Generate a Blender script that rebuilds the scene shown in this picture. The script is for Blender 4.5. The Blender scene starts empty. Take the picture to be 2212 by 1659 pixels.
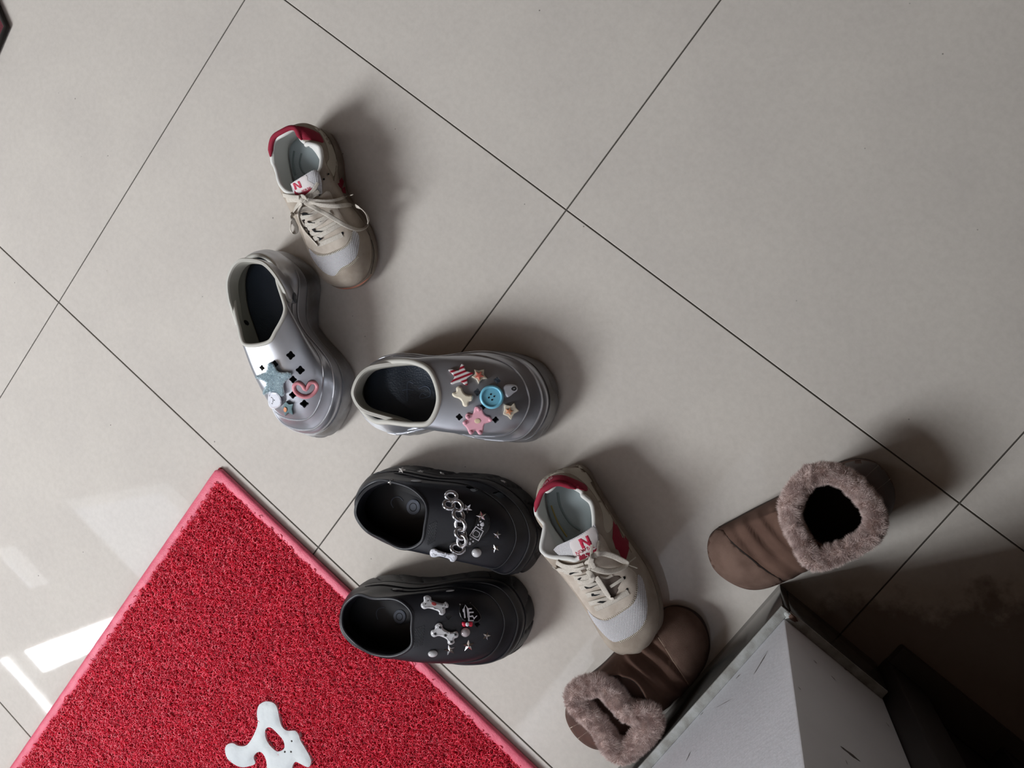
import bpy, bmesh, math, random
import numpy as np
from mathutils import Vector, Matrix, noise
from mathutils.bvhtree import BVHTree
from mathutils.geometry import delaunay_2d_cdt
random.seed(7); rng = np.random.default_rng(7)
S = bpy.context.scene
COL = S.collection
PI = math.pi

# ------------------------------------------------------------------ camera
F_PX = 1765.085
CAM = np.array([0.32587436, 0.56986976, 1.06608203])
RC = np.array([[0.7541855, 0.5931814, -0.2816735], [0.6195829, -0.7849083, 0.0059909], [-0.2175342, -0.1790383, -0.9594916]])
cam = bpy.data.cameras.new('camera'); cam.sensor_width = 36; cam.lens = F_PX / 2212 * 36
cam.clip_start = 0.01
co = bpy.data.objects.new('camera', cam); COL.objects.link(co)
co.matrix_world = Matrix(((RC[0][0], -RC[1][0], -RC[2][0], CAM[0]), (RC[0][1], -RC[1][1], -RC[2][1], CAM[1]),
                          (RC[0][2], -RC[1][2], -RC[2][2], CAM[2]), (0, 0, 0, 1)))
S.camera = co

# ------------------------------------------------------------------ light and exposure
S.view_settings.view_transform = 'Standard'; S.view_settings.look = 'None'
S.view_settings.exposure = 0.0; S.view_settings.gamma = 1.0
S.view_settings.use_curve_mapping = False
w = bpy.data.worlds.new('world'); S.world = w; w.use_nodes = True
w.node_tree.nodes['Background'].inputs[0].default_value = (0.62, 0.74, 1.0, 1)
w.node_tree.nodes['Background'].inputs[1].default_value = 1.0
# daylight just outside the panes of the window in the front wall
WIN_Y = -1.9
def day(name, x0, x1, z0, z1, watts):
    L = bpy.data.lights.new(name, 'AREA'); L.shape = 'RECTANGLE'; L.size = x1 - x0; L.size_y = z1 - z0
    L.energy = watts; L.color = (0.93, 0.965, 1.0)
    o = bpy.data.objects.new(name, L); COL.objects.link(o)
    o.location = ((x0 + x1) / 2, WIN_Y - 0.022, (z0 + z1) / 2); o.rotation_euler = (PI / 2, 0, 0)
    return o
day('daylight', -1.143, -.29, 1.302, 2.85, 138)

# faint daylight through frosted upper panes left of it
day('daylight_frosted_upper', -1.867, -1.22, 2.157, 2.93, 1.9)
day('daylight_frosted_small', -1.66, -1.40, 1.63, 1.755, .16)
# added fill lamp before the solid left wall, brightens the right wall's face
L2 = bpy.data.lights.new('fill_low', 'AREA'); L2.shape = 'RECTANGLE'; L2.size = 1.0; L2.size_y = .9; L2.energy = 11; L2.color = (.9, .95, 1)
o2 = bpy.data.objects.new('fill_low', L2); COL.objects.link(o2); o2.location = (-2.39, -.9, .58); o2.rotation_euler = (0, -PI / 2, 0)

# ------------------------------------------------------------------ helpers
def lin(c):
    c = np.array(c, float) / 255
    return tuple(np.where(c <= .04045, c / 12.92, ((c + .055) / 1.055) ** 2.4))
MATS = {}
def mat(name, rgb, rough=.6, metal=0.0, bump=0.0, bscale=300.0, var=0.0, vscale=20.0, rgb2=None, coat=0.0, sheen=0.0, spec=.5, sss=0.0):
    m = bpy.data.materials.new(name); m.use_nodes = True; nt = m.node_tree; b = nt.nodes['Principled BSDF']
    c = lin(rgb); b.inputs['Base Color'].default_value = (*c, 1)
    b.inputs['Roughness'].default_value = rough; b.inputs['Metallic'].default_value = metal
    b.inputs['Coat Weight'].default_value = coat; b.inputs['Coat Roughness'].default_value = .15
    b.inputs['Sheen Weight'].default_value = sheen; b.inputs['Specular IOR Level'].default_value = spec
    if sss: b.inputs['Subsurface Weight'].default_value = sss; b.inputs['Subsurface Radius'].default_value = (.01, .004, .003)
    tc = nt.nodes.new('ShaderNodeTexCoord')
    if var or rgb2:
        n = nt.nodes.new('ShaderNodeTexNoise'); n.inputs['Scale'].default_value = vscale; n.inputs['Detail'].default_value = 5
        nt.links.new(tc.outputs['Object'], n.inputs['Vector'])
        r = nt.nodes.new('ShaderNodeValToRGB'); r.color_ramp.elements[0].position = .35; r.color_ramp.elements[1].position = .65
        d = lin(rgb2) if rgb2 else tuple(x * (1 - var) for x in c)
        r.color_ramp.elements[0].color = (*d, 1); r.color_ramp.elements[1].color = (*c, 1)
        nt.links.new(n.outputs['Fac'], r.inputs[0]); nt.links.new(r.outputs[0], b.inputs['Base Color'])
    if bump:
        n = nt.nodes.new('ShaderNodeTexNoise'); n.inputs['Scale'].default_value = bscale; n.inputs['Detail'].default_value = 3
        nt.links.new(tc.outputs['Object'], n.inputs['Vector'])
        bp = nt.nodes.new('ShaderNodeBump'); bp.inputs['Strength'].default_value = bump; bp.inputs['Distance'].default_value = .001
        nt.links.new(n.outputs['Fac'], bp.inputs['Height']); nt.links.new(bp.outputs[0], b.inputs['Normal'])
    MATS[name] = m
    return m
def link(o, parent=None):
    COL.objects.link(o)
    if parent is not None: o.parent = parent
    return o
def mesh_obj(name, verts, faces, m, parent=None, smooth=True, angle=None):
    me = bpy.data.meshes.new(name); me.from_pydata([tuple(map(float, v)) for v in verts], [], [tuple(map(int, f)) for f in faces]); me.update()
    if m: me.materials.append(m)
    if smooth: me.shade_smooth()
    if angle is not None and smooth: me.set_sharp_from_angle(angle=math.radians(angle))
    return link(bpy.data.objects.new(name, me), parent)
def bm_obj(name, bm, m, parent=None, smooth=True, angle=None):
    bmesh.ops.recalc_face_normals(bm, faces=bm.faces)
    me = bpy.data.meshes.new(name); bm.to_mesh(me); bm.free()
    if m: me.materials.append(m)
    if smooth: me.shade_smooth()
    if angle is not None and smooth: me.set_sharp_from_angle(angle=math.radians(angle))
    return link(bpy.data.objects.new(name, me), parent)
def tag(o, label=None, cat=None, group=None, kind=None):
    if label: o['label'] = label
    if cat: o['category'] = cat
    if group: o['group'] = group
    if kind: o['kind'] = kind
    return o
def empty(name, loc, rz=0.0):
    o = bpy.data.objects.new(name, None); o.empty_display_size = .05; COL.objects.link(o)
    o.location = loc; o.rotation_euler = (0, 0, rz)
    return o
def rootmat(o): return Matrix.Translation(o.location) @ Matrix.Rotation(o.rotation_euler[2], 4, 'Z')
def box_bm(bm, x0, x1, y0, y1, z0, z1, bev=0.0):
    r = bmesh.ops.create_cube(bm, size=1)
    for v in r['verts']:
        v.co = Vector(((x0 + x1) / 2 + v.co.x * (x1 - x0), (y0 + y1) / 2 + v.co.y * (y1 - y0), (z0 + z1) / 2 + v.co.z * (z1 - z0)))
    if bev: bmesh.ops.bevel(bm, geom=list({e for v in r['verts'] for e in v.link_edges}), offset=bev, segments=2, affect='EDGES', profile=.5)
    return bm
def box(name, x0, x1, y0, y1, z0, z1, m, parent=None, bev=0.0):
    return bm_obj(name, box_bm(bmesh.new(), x0, x1, y0, y1, z0, z1, bev), m, parent, smooth=bool(bev), angle=40)
def pdir(u, v):
    d = RC.T @ np.array([(u - 1106) / F_PX, (v - 829.5) / F_PX, 1.0]); return d / np.linalg.norm(d)
def at(u, v, z):
    """world point at height z (mm) seen at photograph position u, v"""
    d = pdir(u, v); return CAM + d * ((z / 1000 - CAM[2]) / d[2])
def inside(p, poly):
    x, y = p; c = False; n = len(poly)
    for i in range(n):
        x1, y1 = poly[i]; x2, y2 = poly[i - 1]
        if (y1 > y) != (y2 > y) and x < (x2 - x1) * (y - y1) / (y2 - y1) + x1: c = not c
    return c
def smooth_loop(pts, n=4):
    return cr(np.array(pts, float), n, True)
def tri_fill(outer, holes=(), step=6.0):
    """triangulate a 2-D outline (with holes) with interior points; returns pts, tris, boundary edges"""
    outer = [tuple(p) for p in outer]; loops = [outer] + [[tuple(p) for p in h] for h in holes]
    P = []; E = []
    for lp in loops:
        dense = []
        for i in range(len(lp)):
            a = np.array(lp[i]); b = np.array(lp[(i + 1) % len(lp)]); k = max(1, int(np.hypot(*(b - a)) / (step * 1.3)))
            dense += [tuple(a + (b - a) * j / k) for j in range(k)]
        s = len(P); P += dense; E += [(s + i, s + (i + 1) % len(dense)) for i in range(len(dense))]
    A = np.array(outer); x0, y0 = A.min(0); x1, y1 = A.max(0)
    bd = np.array(P)
    for i, y in enumerate(np.arange(y0 + step / 2, y1, step * .87)):
        for x in np.arange(x0 + step / 2 * (1 + i % 2), x1, step):
            if inside((x, y), outer) and not any(inside((x, y), h) for h in holes) and np.min(np.hypot(bd[:, 0] - x, bd[:, 1] - y)) > step * .55:
                P.append((x, y))
    r = delaunay_2d_cdt([Vector(p) for p in P], E, [], 0, 1e-6)
    V = [tuple(v) for v in r[0]]; T = []
    for f in r[2]:
        c = np.mean([V[i] for i in f], 0)
        if inside(c, outer) and not any(inside(c, h) for h in holes): T.append(tuple(f))
    cnt = {}
    for t in T:
        for i in range(len(t)):
            e = (t[i], t[(i + 1) % len(t)]); k = tuple(sorted(e)); cnt.setdefault(k, []).append(e)
    B = [v[0] for v in cnt.values() if len(v) == 1]
    return V, T, B
def tube(name, pts, rad, m, parent=None, sides=8, closed=False, flat=1.0, up=None):
    """round or flattened tube along world/local points; rad scalar or list"""
    P = np.array(pts, float); n = len(P); rad = np.full(n, rad) if np.isscalar(rad) else np.array(rad, float)
    if closed: T = np.roll(P, -1, 0) - np.roll(P, 1, 0)
    else: T = np.gradient(P, axis=0)
    T /= np.linalg.norm(T, axis=1)[:, None] + 1e-12
    up = np.array((0, 0, 1.0)) if up is None else np.array(up, float)
    V = []
    for i in range(n):
        u = up[i] if up.ndim == 2 else up
        b = np.cross(u, T[i]); l = np.linalg.norm(b)
        if l < .05: b = np.cross((1, 0, .3), T[i]); l = np.linalg.norm(b)
        b /= l; a = np.cross(T[i], b)
        for k in range(sides):
            t = 2 * PI * k / sides; V.append(P[i] + b * math.cos(t) * rad[i] + a * math.sin(t) * rad[i] * flat)
    Fc = []
    for i in range(n if closed else n - 1):
        j = (i + 1) % n
        for k in range(sides): Fc.append((i * sides + k, i * sides + (k + 1) % sides, j * sides + (k + 1) % sides, j * sides + k))
    if not closed: Fc += [tuple(range(sides))[::-1], tuple((n - 1) * sides + k for k in range(sides))]
    return mesh_obj(name, V, Fc, m, parent, angle=60)

# ------------------------------------------------------------------ lofted shoe forms
def cr(pts,n,closed):
    """Catmull-Rom through pts (K,...) with n samples per span."""
    p=np.asarray(pts,float);K=len(p)
    if closed: idx=[((i-1)%K,i,(i+1)%K,(i+2)%K) for i in range(K)]
    else: idx=[(max(i-1,0),i,i+1,min(i+2,K-1)) for i in range(K-1)]
    t=np.arange(n)/n;t=t.reshape((-1,)+(1,)*(p.ndim-1))
    out=[]
    for a,b,c,d in idx:
        P0,P1,P2,P3=p[a],p[b],p[c],p[d]
        out.append(.5*((2*P1)+(-P0+P2)*t+(2*P0-5*P1+4*P2-P3)*t**2+(-P0+3*P1-3*P2+P3)*t**3))
    if not closed: out.append(p[-1][None])
    return np.concatenate(out)
def ring(O,xh,xt,k,z,side=None,dy=0):
    """O: 12 outline points (heel,h,q,m,b,t,toe,t,b,m,q,h). k: 5 width factors h,q,m,b,t ; z: 7 heights heel..toe"""
    O=np.asarray(O,float);x0,x1=O[0,0],O[6,0]
    kk=np.array([1,k[0],k[1],k[2],k[3],k[4],1,k[4],k[3],k[2],k[1],k[0]],float)
    zz=np.array([z[0],z[1],z[2],z[3],z[4],z[5],z[6],z[5],z[4],z[3],z[2],z[1]],float)
    r=np.zeros((12,3));r[:,0]=xh+(O[:,0]-x0)/(x1-x0)*(xt-xh)
    r[:,1]=O[:,1]*kk+dy;r[:,2]=zz
    return r
CLOG_O=[(0,0),(16,36),(62,54),(125,55),(200,61),(255,42),(279,-4),(255,-46),(203,-62),(125,-50),(62,-56),(16,-38)]
def c5(v): return [v]*5
def c7(a,b=None):
    b=a if b is None else b
    return [a,a,a+(b-a)*.25,a+(b-a)*.5,a+(b-a)*.75,a+(b-a)*.95,b]
def clog_rings(O=CLOG_O):
    sole=[ring(O,4,274,c5(.95),c7(0,3)),ring(O,0,279,c5(1),c7(4,7)),ring(O,0,279,[1,1,.97,1,1],c7(16,16)),ring(O,2,277,[1,.98,.95,.98,.98],c7(28,26)),ring(O,4,275,c5(.97),c7(38,33)),ring(O,5,274,c5(.95),c7(44,38))]
    up=[ring(O,5,272,c5(.94),c7(44,38)),
        ring(O,3,273,c5(.95),c7(54,48)),
        ring(O,5,267,[.92,.93,.93,.93,.92],[62,62,64,68,64,58,56]),
        ring(O,6,259,[.86,.9,.9,.86,.84],[68,68,70,78,74,66,63]),
        ring(O,8,236,[.78,.84,.87,.82,.78],[74,74,77,88,90,86,85]),
        ring(O,10,200,[.7,.77,.84,.77,.72],[79,79,82,95,103,104,104]),
        ring(O,12,164,[.62,.71,.8,.71,.66],[83,83,86,100,110,114,114]),
        ring(O,14,146,[.56,.67,.77,.67,.62],[85,85,88,102,113,118,119])]
    return sole,up
SNK_O=[(0,0),(10,24),(50,34),(100,37),(165,47),(218,35),(240,-5),(222,-36),(172,-47),(105,-29),(50,-33),(10,-24)]
def snk_rings(O=SNK_O):
    sole=[ring(O,6,234,c5(.92),[0,0,0,0,1,6,12]),ring(O,0,240,c5(1),[3,3,3,3,3,8,14]),ring(O,-1,241,c5(1.02),[14,14,13,12,11,14,19]),ring(O,1,239,c5(.99),[24,24,22,20,18,20,23])]
    up=[ring(O,2,237,c5(.96),[22,22,20,18,16,18,21]),
        ring(O,1,239,[1,1.03,1.05,1.0,.98],[32,32,30,29,27,28,30]),
        ring(O,1,233,[1,1.06,1.08,.98,.93],[42,42,40,38,37,39,41]),
        ring(O,2,218,[.98,1.06,1.1,.93,.85],[52,52,49,47,47,49,50]),
        ring(O,5,196,[.96,1.06,1.1,.88,.78],[61,61,57,55,56,57,56]),
        ring(O,9,173,[.95,1.07,1.08,.84,.7],[69,69,63,61,64,64,62]),
        ring(O,13,151,[.95,1.08,1.05,.82,.62],[76,75,67,65,70,72,71]),
        ring(O,16,130,[.95,1.08,1.04,.82,.58],[81,79,69,67,75,80,80]),
        ring(O,18,112,[.92,1.06,1.02,.8,.56],[83,80,70,68,77,85,88])]
    return sole,up
BOOT_O=[(0,0),(10,28),(40,40),(95,42),(170,47),(218,35),(240,-5),(222,-38),(175,-50),(95,-46),(40,-42),(10,-28)]
def boot_rings(O=BOOT_O):
    sole=[ring(O,3,237,c5(.96),c7(0)),ring(O,0,240,c5(1),c7(3)),ring(O,0,240,c5(1),c7(9)),ring(O,2,238,c5(.98),c7(13))]
    up=[ring(O,3,237,c5(.96),c7(12)),
        ring(O,0,240,c5(1),c7(22)),
        ring(O,0,232,[1,1,1.02,1,.95],[38,38,37,36,34,36,38]),
        ring(O,3,213,[1,1,1.03,.97,.88],[54,54,52,50,50,52,53]),
        ring(O,8,190,[.97,1,1.03,.93,.82],[69,69,66,64,66,64,62]),
        ring(O,14,168,[.93,1,1.0,.9,.8],[82,82,78,76,80,76,70]),
        ring(O,20,150,[.9,.98,.97,.9,.82],[92,92,88,86,90,88,84]),
        ring(O,24,140,[.85,.96,.95,.9,.84],[98,98,96,95,96,98,96])]
    return sole,up
def surf(rings,nu,nv):
    a=np.array([cr(r,nu,True) for r in rings])
    return cr(a,nv,False)

# ------------------------------------------------------------------ materials of the room
def floor_mat():
    m = bpy.data.materials.new('polished_tile'); m.use_nodes = True; nt = m.node_tree; b = nt.nodes['Principled BSDF']; L = nt.links.new
    geo = nt.nodes.new('ShaderNodeNewGeometry')
    def noi(scale, det=4, rough=.5):
        n = nt.nodes.new('ShaderNodeTexNoise'); n.inputs['Scale'].default_value = scale; n.inputs['Detail'].default_value = det; n.inputs['Roughness'].default_value = rough
        L(geo.outputs['Position'], n.inputs['Vector']); return n
    def ramp(inp, p0, c0, p1, c1):
        r = nt.nodes.new('ShaderNodeValToRGB'); r.color_ramp.elements[0].position = p0; r.color_ramp.elements[1].position = p1
        r.color_ramp.elements[0].color = (*c0, 1); r.color_ramp.elements[1].color = (*c1, 1); L(inp, r.inputs[0]); return r
    def mix(a, bb, fac, mode='MIX'):
        x = nt.nodes.new('ShaderNodeMix'); x.data_type = 'RGBA'; x.blend_type = mode
        if isinstance(fac, float): x.inputs[0].default_value = fac
        else: L(fac, x.inputs[0])
        L(a, x.inputs[6])
        if isinstance(bb, tuple): x.inputs[7].default_value = (*bb, 1)
        else: L(bb, x.inputs[7])
        return x.outputs[2]
    oi = nt.nodes.new('ShaderNodeObjectInfo')
    c1 = lin((222, 215, 206)); c2 = lin((215, 208, 200))
    base = ramp(noi(7, 6, .6).outputs['Fac'], .35, c1, .7, c2)
    fine = ramp(noi(120, 4, .7).outputs['Fac'], .3, (.86, .855, .85), .62, (1, 1, 1))
    col = mix(base.outputs[0], fine.outputs[0], .5, 'MULTIPLY')
    pale = ramp(noi(70, 2, .5).outputs['Fac'], .68, (0, 0, 0), .76, (1, 1, 1))
    col = mix(col, lin((222, 216, 207)), nt_mul(nt, pale.outputs[0], .35))
    # dark specks and crumbs of dirt
    v = nt.nodes.new('ShaderNodeTexVoronoi'); v.inputs['Scale'].default_value = 26; L(geo.outputs['Position'], v.inputs['Vector'])
    sp = ramp(v.outputs['Distance'], .018, (1, 1, 1), .035, (0, 0, 0))
    sel = nt.nodes.new('ShaderNodeSeparateColor'); L(v.outputs['Color'], sel.inputs[0])
    gate = ramp(sel.outputs[0], .58, (0, 0, 0), .62, (1, 1, 1))
    spk = nt.nodes.new('ShaderNodeMath'); spk.operation = 'MULTIPLY'; L(sp.outputs[0], spk.inputs[0]); L(gate.outputs[0], spk.inputs[1])
    col = mix(col, lin((92, 84, 76)), nt_mul(nt, spk.outputs[0], .75))
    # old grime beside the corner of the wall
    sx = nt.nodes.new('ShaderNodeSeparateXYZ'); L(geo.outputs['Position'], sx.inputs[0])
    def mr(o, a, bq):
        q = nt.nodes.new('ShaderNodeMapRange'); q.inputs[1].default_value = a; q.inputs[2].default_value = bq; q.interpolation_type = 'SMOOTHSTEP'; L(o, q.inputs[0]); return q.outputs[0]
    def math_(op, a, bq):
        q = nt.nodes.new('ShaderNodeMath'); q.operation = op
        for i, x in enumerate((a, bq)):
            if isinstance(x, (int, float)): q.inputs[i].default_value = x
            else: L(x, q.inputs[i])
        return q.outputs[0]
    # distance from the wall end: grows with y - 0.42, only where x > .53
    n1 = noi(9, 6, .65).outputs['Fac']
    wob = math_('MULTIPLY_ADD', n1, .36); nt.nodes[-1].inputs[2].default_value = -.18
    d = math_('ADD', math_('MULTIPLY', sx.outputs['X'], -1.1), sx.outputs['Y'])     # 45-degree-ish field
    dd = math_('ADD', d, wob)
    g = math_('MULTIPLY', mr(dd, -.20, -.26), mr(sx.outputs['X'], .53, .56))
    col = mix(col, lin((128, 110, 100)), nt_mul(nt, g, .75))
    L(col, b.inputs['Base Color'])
    rr = ramp(noi(30, 4).outputs['Fac'], .3, (.025,) * 3, .8, (.05,) * 3); L(rr.outputs[0], b.inputs['Roughness'])
    b.inputs['Specular IOR Level'].default_value = .5
    return m
def nt_mul(nt, out, f):
    q = nt.nodes.new('ShaderNodeMath'); q.operation = 'MULTIPLY'; q.inputs[1].default_value = f; nt.links.new(out, q.inputs[0]); return q.outputs[0]
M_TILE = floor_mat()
M_GROUT = mat('grout', (84, 80, 74), .9, bump=.4, bscale=400)
M_WALL = mat('painted_wall', (246, 248, 254), .5, bump=.25, bscale=180, var=.06, vscale=14)
M_ROOM = mat('room_wall', (66, 50, 38), .85)
M_CEIL = mat('ceiling_paint', (84, 68, 54), .85)
M_SKIRT = mat('skirting_tile', (74, 73, 70), .16, var=.25, vscale=30)
M_LEDGE = mat('cement_ledge', (186, 188, 186), .85, bump=.5, bscale=1200, rgb2=(146, 144, 138), vscale=60)
M_DARKDOOR = mat('dark_metal', (52, 48, 48), .5, var=.15, vscale=8)
M_FRAME = mat('window_frame_paint', (150, 148, 144), .5)

# ------------------------------------------------------------------ floor: every tile its own piece over a recessed grout bed
X0, X1, Y0, Y1, ZC = -2.4, 1.8, -1.9, 2.4, 3.0
floor = box('floor', X0, X1, Y0, Y1, -.03, -.0012, M_GROUT); tag(floor, kind='structure')
def tile_mesh(x0, x1, y0, y1):
    bm = bmesh.new(); box_bm(bm, x0, x1, y0, y1, -.012, 0)
    bmesh.ops.bevel(bm, geom=[e for e in bm.edges if all(v.co.z > -.001 for v in e.verts)], offset=.0005, segments=1, affect='EDGES')
    me = bpy.data.meshes.new('tile'); bm.to_mesh(me); bm.free(); me.materials.append(M_TILE); return me
full = tile_mesh(.0009, .5991, .0009, .5991)
for i in range(-4, 3):
    for j in range(-4, 4):
        x, y = i * .6, j * .6
        me = full
        if y < Y0 - .001: me = tile_mesh(.0009, .5991, Y0 - y, .5991)
        o = link(bpy.data.objects.new('tile', me), floor); o.location = (x, y, 0)

# ------------------------------------------------------------------ walls, ceiling, window
def struct(name, bm, m, bevel=False): return tag(bm_obj(name, bm, m, None, smooth=False), kind='structure')
b = bmesh.new(); PANES = ((-1.867, -1.22, 2.157, 2.93), (-1.66, -1.40, 1.63, 1.755))
WX0, WX1, WZ0, WZ1 = -1.145, -.28, 1.302, 2.85
for a0, a1, z0, z1 in ((X0, -1.867, 0, ZC), (-1.867, WX0, 0, 1.63), (-1.867, -1.66, 1.63, 1.755), (-1.40, WX0, 1.63, 1.755), (-1.867, WX0, 1.755, 2.157), (-1.867, WX0, 2.93, ZC), (-1.22, WX0, 2.157, 2.93)):
    box_bm(b, a0, a1, Y0 - .1, Y0, z0, z1)
if True:
   
    box_bm(b, WX1, X1, Y0 - .1, Y0, 0, ZC)
box_bm(b, WX0, WX1, Y0 - .1, Y0, 0, WZ0); box_bm(b, WX0, WX1, Y0 - .1, Y0, WZ1, ZC)
struct('wall_front', b, M_ROOM)
struct('wall_back', box_bm(bmesh.new(), X0 - .1, X1 + .1, Y1, Y1 + .1, 0, ZC), M_ROOM)
struct('wall_left', box_bm(bmesh.new(), X0 - .1, X0, Y0 - .1, Y1, 0, ZC), M_ROOM)
struct('wall_far_right', box_bm(bmesh.new(), X1, X1 + .1, Y0 - .1, Y1, 0, ZC), M_ROOM)
struct('ceiling', box_bm(bmesh.new(), X0 - .1, X1 + .1, Y0 - .1, Y1 + .1, ZC, ZC + .1), M_CEIL)
win = empty('window_1', ((WX0 + WX1) / 2, Y0 - .05, WZ0)); tag(win, kind='structure')
wb = bmesh.new(); cx = (WX0 + WX1) / 2
for a0, a1, z0, z1 in ((-1.014, -.845, 1.345, 1.66), (-1.014, -.985, 1.66, WZ1), (-.65, -.62, WZ0, WZ1), (WX0, WX1, 1.339, 1.407), (WX0, WX1, 2.1, 2.13)):
    box_bm(wb, a0 - cx, a1 - cx, .034, .049, z0 - WZ0, z1 - WZ0)
bm_obj('window_bars', wb, M_FRAME, win, smooth=False)

# ------------------------------------------------------------------ end of the wall at the right with its tiled skirting
WR = tag(box('wall_right', .5205, .652, Y0, .3800, 0, ZC, M_WALL, bev=.002), kind='structure')
WR.data.materials.append(M_WALL)
sk = tag(box('baseboard_right', .5095, .5205, Y0 + .001, .3905, 0, .096, M_SKIRT, bev=.0012), kind='structure')
for k in range(4):
    y1 = .3905 - k * .6; box('cement_edge', .5096, .5205, max(y1 - .6, Y0 + .002), y1 - .0015, .096, .1, M_LEDGE, sk, bev=.0008)
sk2 = tag(box('baseboard_end', .5206, .650, .3800, .3905, 0, .096, M_SKIRT, bev=.0012), kind='structure')
box('cement_edge', .5206, .649, .3800, .3904, .096, .1, M_LEDGE, sk2, bev=.0008)
# chipped plaster at the foot of the corner
def lump(name, c, r, sc, m, parent, seed):
    bm = bmesh.new(); bmesh.ops.create_icosphere(bm, subdivisions=3, radius=1)
    for v in bm.verts:
        n = noise.noise(v.co * 2.3 + Vector((seed, 0, 0))) * .35
        v.co = Vector((c[0] + v.co.x * r * sc[0] * (1 + n), c[1] + v.co.y * r * sc[1] * (1 + n), c[2] + v.co.z * r * sc[2] * (1 + n)))
    return bm_obj(name, bm, m, parent)
lump('plaster_chip', (.5205, .3862, .1000), .005, (.9, .7, .3), M_LEDGE, sk, 3)
lump('plaster_chip', (.5260, .3868, .1002), .005, (1.2, .6, .35), mat('rusty_plaster', (104, 78, 66), .9, bump=.5), sk2, 9)
# scratches on the paint: shallow flakes standing proud of the wall
M_SCR = mat('scratch_dark', (96, 90, 86), .8); M_SCL = mat('scratch_pale', (214, 216, 220), .7)
def flake(y, z, dy, dz, wd, m, face='L'):
    n = 7; V = []
    for i in range(n):
        t = i / (n - 1); ww = wd * math.sin(PI * (t * .9 + .05)) * (1 + .3 * math.sin(i * 2.1))
        for s in (-1, 1):
            a = y + dy * t; bz = z + dz * t + s * ww
            V.append((.5205 - .0003, a, bz) if face == 'L' else (a, .3800 + .0003, bz))
    Fc = [(2 * i, 2 * i + 1, 2 * i + 3, 2 * i + 2) for i in range(n - 1)]
    k = len(V); V += [((v[0] + .0006, v[1], v[2]) if face == 'L' else (v[0], v[1] - .0006, v[2])) for v in V]
    Fc += [tuple(q + k for q in f[::-1]) for f in Fc]
    mesh_obj('paint_scratch', V, Fc, m, WR, smooth=False)
def wall_hit(u, v, face):
    d = pdir(u, v)
    t = (.5205 - CAM[0]) / d[0] if face == 'L' else (.3800 - CAM[1]) / d[1]
    return CAM + d * t
for (a, c, wd, m, f) in (((1628, 1458), (1660, 1405), .0016, M_SCR, 'L'), ((1640, 1425), (1661, 1402), .001, M_SCL, 'L'), ((1482, 1645), (1493, 1622), .0018, M_SCR, 'L'),
        ((1590, 1466), (1600, 1456), .0012, M_SCR, 'L'), ((1513, 1545), (1520, 1538), .001, M_SCR, 'L'), ((1545, 1530), (1585, 1508), .0006, M_SCR, 'L'), ((1600, 1535), (1640, 1500), .0005, M_SCL, 'L'),
        ((1815, 1612), (1858, 1645), .0022, M_SCR, 'R'), ((1826, 1642), (1831, 1652), .0014, M_SCR, 'R'), ((1724, 1484), (1730, 1491), .001, M_SCR, 'R'), ((1757, 1426), (1765, 1434), .001, M_SCR, 'R'),
        ((1795, 1460), (1806, 1471), .0008, M_SCR, 'R'), ((1913, 1560), (1922, 1572), .0012, M_SCR, 'R'), ((1822, 1443), (1830, 1449), .001, M_SCR, 'R'), ((1762, 1382), (1770, 1390), .0012, M_SCR, 'R')):
    A = wall_hit(*a, f); B = wall_hit(*c, f)
    if f == 'L': flake(A[1], A[2], B[1] - A[1], B[2] - A[2], wd, m, 'L')
    else: flake(A[0], A[2], B[0] - A[0], B[2] - A[2], wd, m, 'R')
# dark door frame and door beyond the wall end
df = tag(box('door_1', .80, X1, .33, .41, 0, 2.1, M_DARKDOOR, bev=.002), kind='structure')
box('door_frame', .654, .705, .30, .404, 0, 2.15, M_DARKDOOR, df, bev=.003)
box('door_frame', .705, .80, .31, .385, 0, 2.15, M_DARKDOOR, df, bev=.003)
box('door_frame', .80, X1, .30, .41, 2.1, 2.15, M_DARKDOOR, df, bev=.003)
box('door_sill', .655, X1, .385, .428, 0, .018, mat('stone_sill', (70, 64, 60), .5, var=.2), df, bev=.003)
box('door_header', .652, X1, .32, .38, 2.15, ZC, M_ROOM, df)

# ------------------------------------------------------------------ red coil doormat
M_COIL = mat('red_vinyl_coil', (255, 66, 94), .34, var=.15, vscale=60, sss=.0, spec=.6)
M_MATBASE = mat('red_mat_backing', (168, 24, 44), .7)
M_RIM = mat('pink_vinyl_rim', (238, 112, 134), .5, bump=.5, bscale=500, rgb2=(224, 92, 116), vscale=45)
M_WHITE = mat('white_vinyl', (218, 224, 224), .55, bump=.35, bscale=160, rgb2=(206, 212, 214), vscale=30)
MX0, MX1, MY0, MY1 = -.2015, .490, -.980, -.0125
door_mat = empty('doormat', (.14, -.5, 0)); tag(door_mat, 'red coil doormat with pink rim and a white motif, lying at lower left', 'doormat')
ox, oy = .14, -.5
def mx(v): return (v[0] - ox, v[1] - oy, v[2])
bb_ = bmesh.new(); box_bm(bb_, MX0 - ox + .002, MX1 - ox - .002, MY0 - oy + .002, MY1 - oy - .002, .0002, .0042)
bm_obj('backing', bb_, M_MATBASE, door_mat, smooth=False)
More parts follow.
